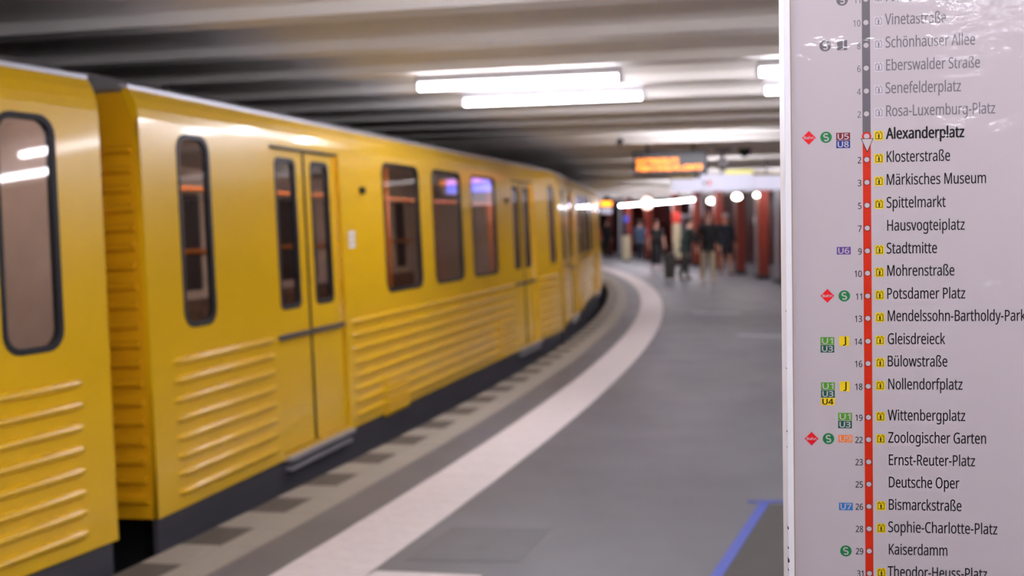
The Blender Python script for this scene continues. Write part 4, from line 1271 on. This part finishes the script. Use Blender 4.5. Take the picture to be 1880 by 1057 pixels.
# dome camera, loudspeaker, detector
o = thing('dome_camera', 'white dome camera with black lens bowl hanging right of the amber display', 'camera', (3.2, 16.5, 2.70))
MB().tube((0, 0, 0.0), (0, 0, -0.05), 0.14, 16, 0.10).build('mount', M['greymetal'], o)
MB().tube((0, 0, -0.05), (0, 0, -0.14), 0.025, 10).build('stem', M['greymetal'], o)
MB().ball((0, 0, -0.21), 0.095, 0.095, 0.085).build('housing', M['white'], o)
MB().ball((0, 0, -0.275), 0.06, 0.06, 0.06).build('lens_bowl', M['black'], o)
o = thing('ceiling_speaker', 'dark cone loudspeaker on the ceiling right of the dome camera', 'speaker', (3.53, 16.5, 2.70))
MB().tube((0, 0, 0.0), (0, 0, -0.07), 0.10, 16, 0.08).tube((0, 0, -0.07), (0, 0, -0.13), 0.08, 16, 0.03).build('cone', M['darkmetal'], o)
o = thing('smoke_detector', 'tiny dark detector on the ceiling left of the amber display', 'detector', (1.44, 14.45, 2.70))
MB().tube((0, 0, 0.0), (0, 0, -0.05), 0.05, 14, 0.05).tube((0, 0, -0.05), (0, 0, -0.10), 0.02, 10, 0.015).build('detector_body', M['darkmetal'], o)

# globe and round lamps
o = thing('globe_lamp', 'large pinkish glowing globe hanging in front of the chain of tubes', 'lamp', (5.22, 42.0, 2.70))
MB().tube((0, 0, 0.0), (0, 0, -0.14), 0.015, 8).build('stem', M['greymetal'], o)
MB().ball((0, 0, -0.37), 0.235, u=20, v=14).build('globe', M['globe'], o)
for (x, y, z, rr, lab) in ((6.80, 37.0, 2.30, 0.10, 'bright oval ceiling lamp above the man in light trousers'),
                           (6.41, 31.0, 2.30, 0.10, 'bright round ceiling lamp above the man in black shorts'),
                           (6.52, 29.0, 2.295, 0.055, 'small round lamp at the top left of the middle red column')):
    o = thing('round_lamp', lab, 'lamp', (x, y, Z_SOFFIT))
    dz = z - Z_SOFFIT
    MB().tube((0, 0, 0), (0, 0, dz), 0.02, 8).build('stem', M['greymetal'], o)
    MB().ball((0, 0, dz), rr * (1.5 if 'oval' in lab else 1.2), rr, rr * 0.8).build('bulb', M['spot'], o)

# blue round sign, cream bin, totem, kiosk
o = thing('blue_disc_sign', 'small blue round sign on a dark post beside the train end', 'sign', (4.80, 46.0, 0), 0.1)
MB().tube((0, 0, 0), (0, 0, 1.95), 0.06, 10).build('post', M['darkpanel'], o)
MB().tube((0, -0.07, 1.74), (0, -0.10, 1.74), 0.13, 20).build('disc', M['blue'], o)
o = thing('litter_bin', 'cream upright litter bin at the far end, left of the person in blue', 'bin', (4.72, 45.0, 0), 0.1)
MB().box(-0.16, 0.16, -0.16, 0.16, 0.05, 1.05, 0.02).build('body', M['cream'], o)
MB().box(-0.18, 0.18, -0.18, 0.18, 1.05, 1.10, 0.01).build('lid', M['darkmetal'], o)
MB().box(-0.14, 0.14, -0.14, 0.14, 0.0, 0.05).build('plinth', M['darkmetal'], o)
o = thing('call_point', 'cream upright call point with a red top in the middle of the far platform', 'call point', (6.05, 40.0, 0), 0.1)
MB().box(-0.14, 0.14, -0.1, 0.1, 0.25, 1.55, 0.05).build('body', M['cream'], o)
MB().box(-0.15, 0.15, -0.12, 0.12, 1.55, 1.95, 0.04).build('red_top', M['signred'], o)
MB().box(-0.08, 0.42, -0.12, 0.1, 0.28, 0.46, 0.04).build('shelf', M['cream'], o)
MB().box(-0.12, 0.3, -0.12, 0.12, 0.0, 0.25, 0.01).build('plinth', M['redtile'], o)
o = thing('kiosk', 'dark kiosk with a grey fascia and pale uprights behind the group of three', 'kiosk', (6.75, 40.7, 0), 0.08)
MB().box(-0.35, 0.45, 0, 0.8, 0, 1.75, 0.02).build('body', M['darkpanel'], o)
MB().box(-0.42, 0.5, -0.06, 0.86, 1.75, 1.87, 0.01).build('fascia', M['greymetal'], o)
for xx in (-0.05, 0.14, 0.36):
    MB().box(xx, xx + 0.07, 0, 0.06, 1.87, 2.68).build('upright', M['lightmetal'], o)
b = MB()
b.tube((-0.02, -0.03, 1.40), (-0.02, 0.0, 1.40), 0.12, 16)
b.build('red_disc', M['signred'], o)
o = thing('stop_post', 'dark slim post with a round olive top behind the man with the backpack', 'post', (7.02, 33.6, 0), 0.1)
MB().box(-0.12, 0.12, -0.05, 0.05, 0, 2.05, 0.01).build('post', M['darkpanel'], o)
MB().tube((-0.02, -0.06, 2.17), (-0.02, -0.02, 2.17), 0.115, 18).build('disc', M['olive'], o)


# ---------------------------------------------------------------- people
def skin_obj(name, verts, edges, m, parent, sub=2, root=0):
    me = bpy.data.meshes.new(name)
    me.from_pydata([v[0] for v in verts], edges, [])
    o = bpy.data.objects.new('tmp', me)
    COL.objects.link(o)
    sk = o.modifiers.new('skin', 'SKIN')
    sk.use_smooth_shade = True
    lay = me.skin_vertices[0].data
    for i, v in enumerate(verts):
        r = v[1]
        lay[i].radius = r if isinstance(r, tuple) else (r, r)
        lay[i].use_root = (i == root)
    ss = o.modifiers.new('sub', 'SUBSURF')
    ss.levels = sub
    ss.render_levels = sub
    bpy.context.view_layer.update()
    out = bpy.data.meshes.new_from_object(o.evaluated_get(bpy.context.evaluated_depsgraph_get()))
    bpy.data.objects.remove(o)
    out.name = name
    out.materials.clear()
    for p_ in out.polygons:
        p_.use_smooth = True
    return link(name, out, m, parent)


def person(label, loc, heading, H, pose, skin, hair, top, bottom, shoes, topname='jacket', bottomname='trousers', bottom_to='ankle',
           sleeve='wrist', skirt=False, long_hair=False, cap=None):
    """figure facing its local -Y; joints in metres for a 1.75 m body, scaled to H"""
    k = H / 1.75
    o = thing('person', label, 'person', loc, heading)
    stride, lean, arm = pose
    J = {}
    J['pelvis'] = (0, 0, 0.95)
    J['waist'] = (0, -0.02 - lean * 0.15, 1.08)
    J['chest'] = (0, -0.02 - lean * 0.55, 1.32)
    J['neck0'] = (0, -0.01 - lean * 0.85, 1.47)
    J['neck1'] = (0, -0.02 - lean * 0.95, 1.54)
    J['chin'] = (0, -0.045 - lean * 1.0, 1.585)
    J['head'] = (0, -0.03 - lean * 1.05, 1.655)
    J['crown'] = (0, -0.015 - lean * 1.1, 1.70)
    for s, n in ((-1, 'R'), (1, 'L')):
        f = stride * s
        J['sh' + n] = (0.185 * s, -0.01 - lean * 0.8, 1.42)
        sw = -f * 0.8 * (1 if arm != 'push' else 0)
        if arm == 'push':
            J['el' + n] = (0.24 * s, -0.12 - lean, 1.18)
            J['wr' + n] = (0.20 * s, -0.36 - lean, 1.06)
            hd = Vector((-0.02 * s, -0.09, -0.03))
        else:
            J['el' + n] = (0.245 * s, 0.03 + sw * 0.5 - lean * 0.6, 1.13)
            J['wr' + n] = (0.255 * s, -0.05 + sw - lean * 0.5, 0.885)
            hd = Vector((0.0, -0.02, -0.095))
        wr = Vector(J['wr' + n])
        J['pa' + n] = tuple(wr + hd * 0.85)
        J['hip' + n] = (0.095 * s, 0, 0.90)
        J['kn' + n] = (0.10 * s, -0.03 - f * 0.45, 0.50)
        J['an' + n] = (0.10 * s, 0.03 - f * 0.9, 0.10)
        J['he' + n] = (0.10 * s, 0.06 - f * 0.9, 0.05)
        J['to' + n] = (0.11 * s, -0.14 - f * 0.9, 0.035)

    def V(n, r):
        return (tuple(c_ * k for c_ in J[n]), (tuple(x * k for x in r) if isinstance(r, tuple) else r * k))
    vs = [V('pelvis', (0.145, 0.105)), V('waist', (0.125, 0.095)), V('chest', (0.155, 0.11)), V('neck0', 0.07), V('neck1', 0.055),
          V('chin', (0.062, 0.070)), V('head', (0.076, 0.095)), V('crown', (0.058, 0.070))]
    es = [(0, 1), (1, 2), (2, 3), (3, 4), (4, 5), (5, 6), (6, 7)]
    for n in 'RL':
        i = len(vs)
        vs += [V('sh' + n, 0.058), V('el' + n, 0.041), V('wr' + n, 0.027), V('pa' + n, (0.034, 0.018))]
        es += [(2, i), (i, i + 1), (i + 1, i + 2), (i + 2, i + 3)]
        wr, pa = Vector(J['wr' + n]), Vector(J['pa' + n])
        d = (pa - wr).normalized()
        side = Vector((0, 1, 0)) if arm != 'push' else Vector((1, 0, 0))
        side = (side - d * side.dot(d)).normalized()
        inn = Vector((-1 if n == 'L' else 1, 0, 0)) if arm != 'push' else Vector((0, 0, -1))
        for q, (off, ln) in enumerate(((-0.027, 0.070), (-0.009, 0.080), (0.010, 0.074), (0.028, 0.058))):
            b0 = pa + side * off + d * 0.012
            b1 = b0 + d * ln * 0.55
            b2 = b1 + (d * 0.8 + inn * 0.55).normalized() * ln * 0.45
            j = len(vs)
            vs += [(tuple(b1 * k), 0.009 * k), (tuple(b2 * k), 0.007 * k)]
            es += [(i + 3, j), (j, j + 1)]
        tb0 = wr + d * 0.02 - side * 0.03
        tb1 = tb0 + (d - side * 0.5 + inn * 0.3).normalized() * 0.04
        j = len(vs)
        vs += [(tuple(tb0 * k), 0.012 * k), (tuple(tb1 * k), 0.009 * k)]
        es += [(i + 2, j), (j, j + 1)]
        i = len(vs)
        vs += [V('hip' + n, 0.085), V('kn' + n, 0.056), V('an' + n, 0.036), V('to' + n, (0.038, 0.022))]
        es += [(0, i), (i, i + 1), (i + 1, i + 2), (i + 2, i + 3)]
    skin_obj('body', vs, es, skin, o, 1)
    hd = Vector(J['head']) * k
    # face
    b = MB()
    for s in (-1, 1):
        b.ball(hd + Vector((0.032 * s, -0.088, 0.005)) * k, 0.011 * k, u=8, v=6)
    b.build('eyes', M['black'], o)
    b = MB()
    b.ball(hd + Vector((0, -0.104, -0.022)) * k, 0.012 * k, 0.016 * k, 0.022 * k, 8, 6)
    for s in (-1, 1):
        b.ball(hd + Vector((0.078 * s, 0.0, -0.005)) * k, 0.012 * k, 0.02 * k, 0.03 * k, 8, 6)
    b.build('nose_and_ears', skin, o)
    b = MB()
    b.ball(hd + Vector((0, -0.088, -0.058)) * k, 0.024 * k, 0.012 * k, 0.006 * k, 8, 6)
    b.build('mouth', M['signred'], o)
    # hair
    b = MB()
    b.ball(hd + Vector((0, 0.022, 0.045)) * k, 0.09 * k, 0.105 * k, 0.085 * k, 16, 10)
    if long_hair:
        b.ball(hd + Vector((0, 0.07, -0.07)) * k, 0.085 * k, 0.05 * k, 0.15 * k, 14, 9)
    b.build('hair', hair, o)
    if cap is not None:
        b = MB()
        b.ball(hd + Vector((0, 0.005, 0.065)) * k, 0.098 * k, 0.112 * k, 0.075 * k, 16, 10)
        b.box(-0.07 * k, 0.07 * k, hd.y - 0.19 * k, hd.y - 0.06 * k, hd.z + 0.045 * k, hd.z + 0.06 * k, 0.005)
        b.build('cap', cap, o)
    # upper garment
    J['hem'] = (0, 0.0, 0.88)
    J['yoke'] = (0, -0.015 - lean * 0.72, 1.41)
    vs = [V('pelvis', (0.178, 0.14)), V('waist', (0.165, 0.13)), V('chest', (0.185, 0.145)), V('yoke', (0.15, 0.115)), V('neck0', 0.082),
          V('hem', (0.176, 0.14))]
    es = [(0, 1), (1, 2), (2, 3), (3, 4), (0, 5)]
    for n in 'RL':
        i = len(vs)
        vs += [V('sh' + n, 0.078)]
        es += [(3, i)]
        el, wr = Vector(J['el' + n]), Vector(J['wr' + n])
        if sleeve == 'wrist':
            vs += [V('el' + n, 0.056), (tuple((el.lerp(wr, 0.93)) * k), 0.040 * k)]
            es += [(i, i + 1), (i + 1, i + 2)]
        else:
            sh = Vector(J['sh' + n])
            vs += [(tuple((sh.lerp(el, 0.75)) * k), 0.058 * k)]
            es += [(i, i + 1)]
    skin_obj(topname, vs, es, top, o, 2)
    # lower garment
    if skirt:
        b = MB()
        n_ = 20
        rows = []
        for z, rx, ry in ((1.02, 0.155, 0.12), (0.85, 0.185, 0.145), (0.55, 0.19, 0.19), (0.32, 0.185, 0.22), (0.24, 0.19, 0.23)):
            rows.append([b.bm.verts.new((rx * cos(2 * pi * i / n_) * k * (1 + 0.05 * sin(5 * 2 * pi * i / n_)), ry * sin(2 * pi * i / n_) * k, z * k)) for i in range(n_)])
        for r0, r1 in zip(rows, rows[1:]):
            for i in range(n_):
                f = b.bm.faces.new((r0[i], r0[(i + 1) % n_], r1[(i + 1) % n_], r1[i]))
                f.smooth = True
        b.build(bottomname, bottom, o)
    else:
        vs = [V('pelvis', (0.158, 0.122)), V('waist', (0.14, 0.11))]
        es = [(0, 1)]
        for n in 'RL':
            i = len(vs)
            hip, kn, an = (Vector(J[q + n]) for q in ('hip', 'kn', 'an'))
            vs += [V('hip' + n, 0.102)]
            es += [(0, i)]
            if bottom_to == 'knee':
                vs += [(tuple(hip.lerp(kn, 0.9) * k), 0.088 * k)]
                es += [(i, i + 1)]
            else:
                vs += [V('kn' + n, 0.078), (tuple(kn.lerp(an, 1.06) * k), 0.066 * k)]
                es += [(i, i + 1), (i + 1, i + 2)]
        skin_obj(bottomname, vs, es, bottom, o, 2)
    for n in 'RL':
        vs = [V('he' + n, 0.05), V('to' + n, (0.05, 0.036))]
        vs[0] = ((vs[0][0][0], vs[0][0][1], 0.052 * k), 0.056 * k)
        vs[1] = ((vs[1][0][0], vs[1][0][1], 0.04 * k), (0.052 * k, 0.040 * k))
        sh_ = skin_obj('shoe', vs, [(0, 1)], shoes, o, 2)
    return o


SK_ = mat('skin', 'c08a70', 0.5)
SK2 = mat('skin_pale', 'cf9f8a', 0.5)
hair_d = mat('dark_hair', '241a16', 0.6)
hair_r = mat('reddish_hair', '6b3520', 0.6)
c_black = mat('black_cloth', '141417', 0.85, noise=0.1)
c_green = mat('dark_green_cloth', '1c2a28', 0.85, noise=0.1)
c_pat = mat('patterned_cloth', '34332f', 0.85, noise=0.4, nscale=14)
c_navy = mat('navy_cloth', '161c28', 0.85, noise=0.1)
c_khaki = mat('light_khaki_cloth', 'b5a68c', 0.85, noise=0.06)
c_blue = mat('blue_grey_cloth', '3d4f66', 0.85, noise=0.1)
c_white = mat('white_shoe', 'd6d3d8', 0.6)
c_cap = mat('pale_cap', 'b4abb0', 0.8)
c_red = mat('red_cloth', 'c8382f', 0.7)

person('person in a long black dress with bare forearms, walking alone along the platform', (4.74, 35.78, 0), 0.12, 1.64, (0.14, 0.0, 'swing'),
       SK2, hair_d, c_black, c_black, c_black, 'dress_top', 'long_skirt', skirt=True, sleeve='short')
person('person in blue-grey jacket and dark trousers, left of the walker in black', (5.20, 44.3, 0), 2.9, 1.66, (0.12, 0.0, 'swing'),
       SK2, hair_d, c_blue, c_navy, c_white, 'jacket', 'trousers')
person('person in black jumper, light khaki trousers and white shoes, middle of the group of three', (5.12, 28.49, 0), 0.1, 1.83, (0.16, 0.02, 'swing'),
       SK2, hair_r, c_black, c_khaki, c_white, 'jumper', 'trousers')
person('person in dark green jacket and patterned trousers pushing a dark suitcase, left of the group', (4.72, 29.9, 0), 1.75, 1.70, (0.16, 0.16, 'push'),
       SK2, hair_d, c_green, c_pat, c_black, 'jacket', 'trousers')
person('person in navy jacket, black shorts and pale cap, right of the group of three', (6.42, 32.8, 0), 0.2, 1.80, (0.15, 0.0, 'swing'),
       SK_, hair_d, c_navy, c_black, c_black, 'jacket', 'shorts', bottom_to='knee', cap=c_cap)
person('person in dark clothes with a red bag, half hidden behind the train end', (4.42, 51.0, 0), 0.5, 1.70, (0.1, 0.0, 'swing'),
       SK2, hair_d, c_black, c_black, c_black, 'jacket', 'trousers')

# what they carry
o = thing('backpack', 'dark backpack worn by the person in navy jacket and shorts', 'bag', (6.50, 32.98, 1.02), 0.2)
MB().box(-0.14, 0.16, 0.02, 0.22, 0.0, 0.46, 0.05).build('bag_body', c_navy, o)
MB().box(-0.09, 0.11, -0.03, 0.03, 0.08, 0.28, 0.02).build('front_pocket', c_navy, o)
MB().tube((-0.02, 0.1, 0.45), (0.06, 0.1, 0.49), 0.012, 8).build('handle', M['black'], o)
o = thing('suitcase', 'dark upright suitcase pushed by the person in dark green', 'suitcase', (4.30, 29.75, 0), 1.6)
MB().box(-0.22, 0.22, -0.13, 0.13, 0.07, 0.74, 0.04).build('shell', c_pat, o)
for sx in (-1, 1):
    for sy in (-1, 1):
        MB().tube((0.17 * sx, 0.08 * sy - 0.01, 0.035), (0.17 * sx, 0.08 * sy + 0.01, 0.035), 0.035, 12).build('wheel', M['black'], o)
b = MB()
b.tube((-0.08, -0.10, 0.74), (-0.08, -0.10, 1.04), 0.010, 8).tube((0.08, -0.10, 0.74), (0.08, -0.10, 1.04), 0.010, 8).tube((-0.09, -0.10, 1.05), (0.09, -0.10, 1.05), 0.014, 8)
b.build('pull_handle', M['darkmetal'], o)
o = thing('shoulder_bag', 'small red bag held beside the person in the blue-grey jacket', 'bag', (5.56, 44.1, 0.95), 0.1)
MB().box(-0.11, 0.11, -0.06, 0.06, 0.0, 0.27, 0.03).build('bag_body', c_red, o)
b = MB()
b.tube((-0.08, 0, 0.26), (-0.03, 0, 0.40), 0.01, 6).tube((0.08, 0, 0.26), (0.03, 0, 0.40), 0.01, 6).tube((-0.03, 0, 0.40), (0.03, 0, 0.40), 0.01, 6)
b.build('strap', c_red, o)
o = thing('shoulder_bag', 'red bag carried by the person half hidden behind the train end', 'bag', (4.02, 50.8, 0.85), 0.1)
MB().box(-0.13, 0.13, -0.07, 0.07, 0.0, 0.42, 0.03).build('bag_body', c_red, o)
MB().tube((-0.08, 0, 0.41), (0.08, 0, 0.41), 0.012, 6).build('strap', M['black'], o)
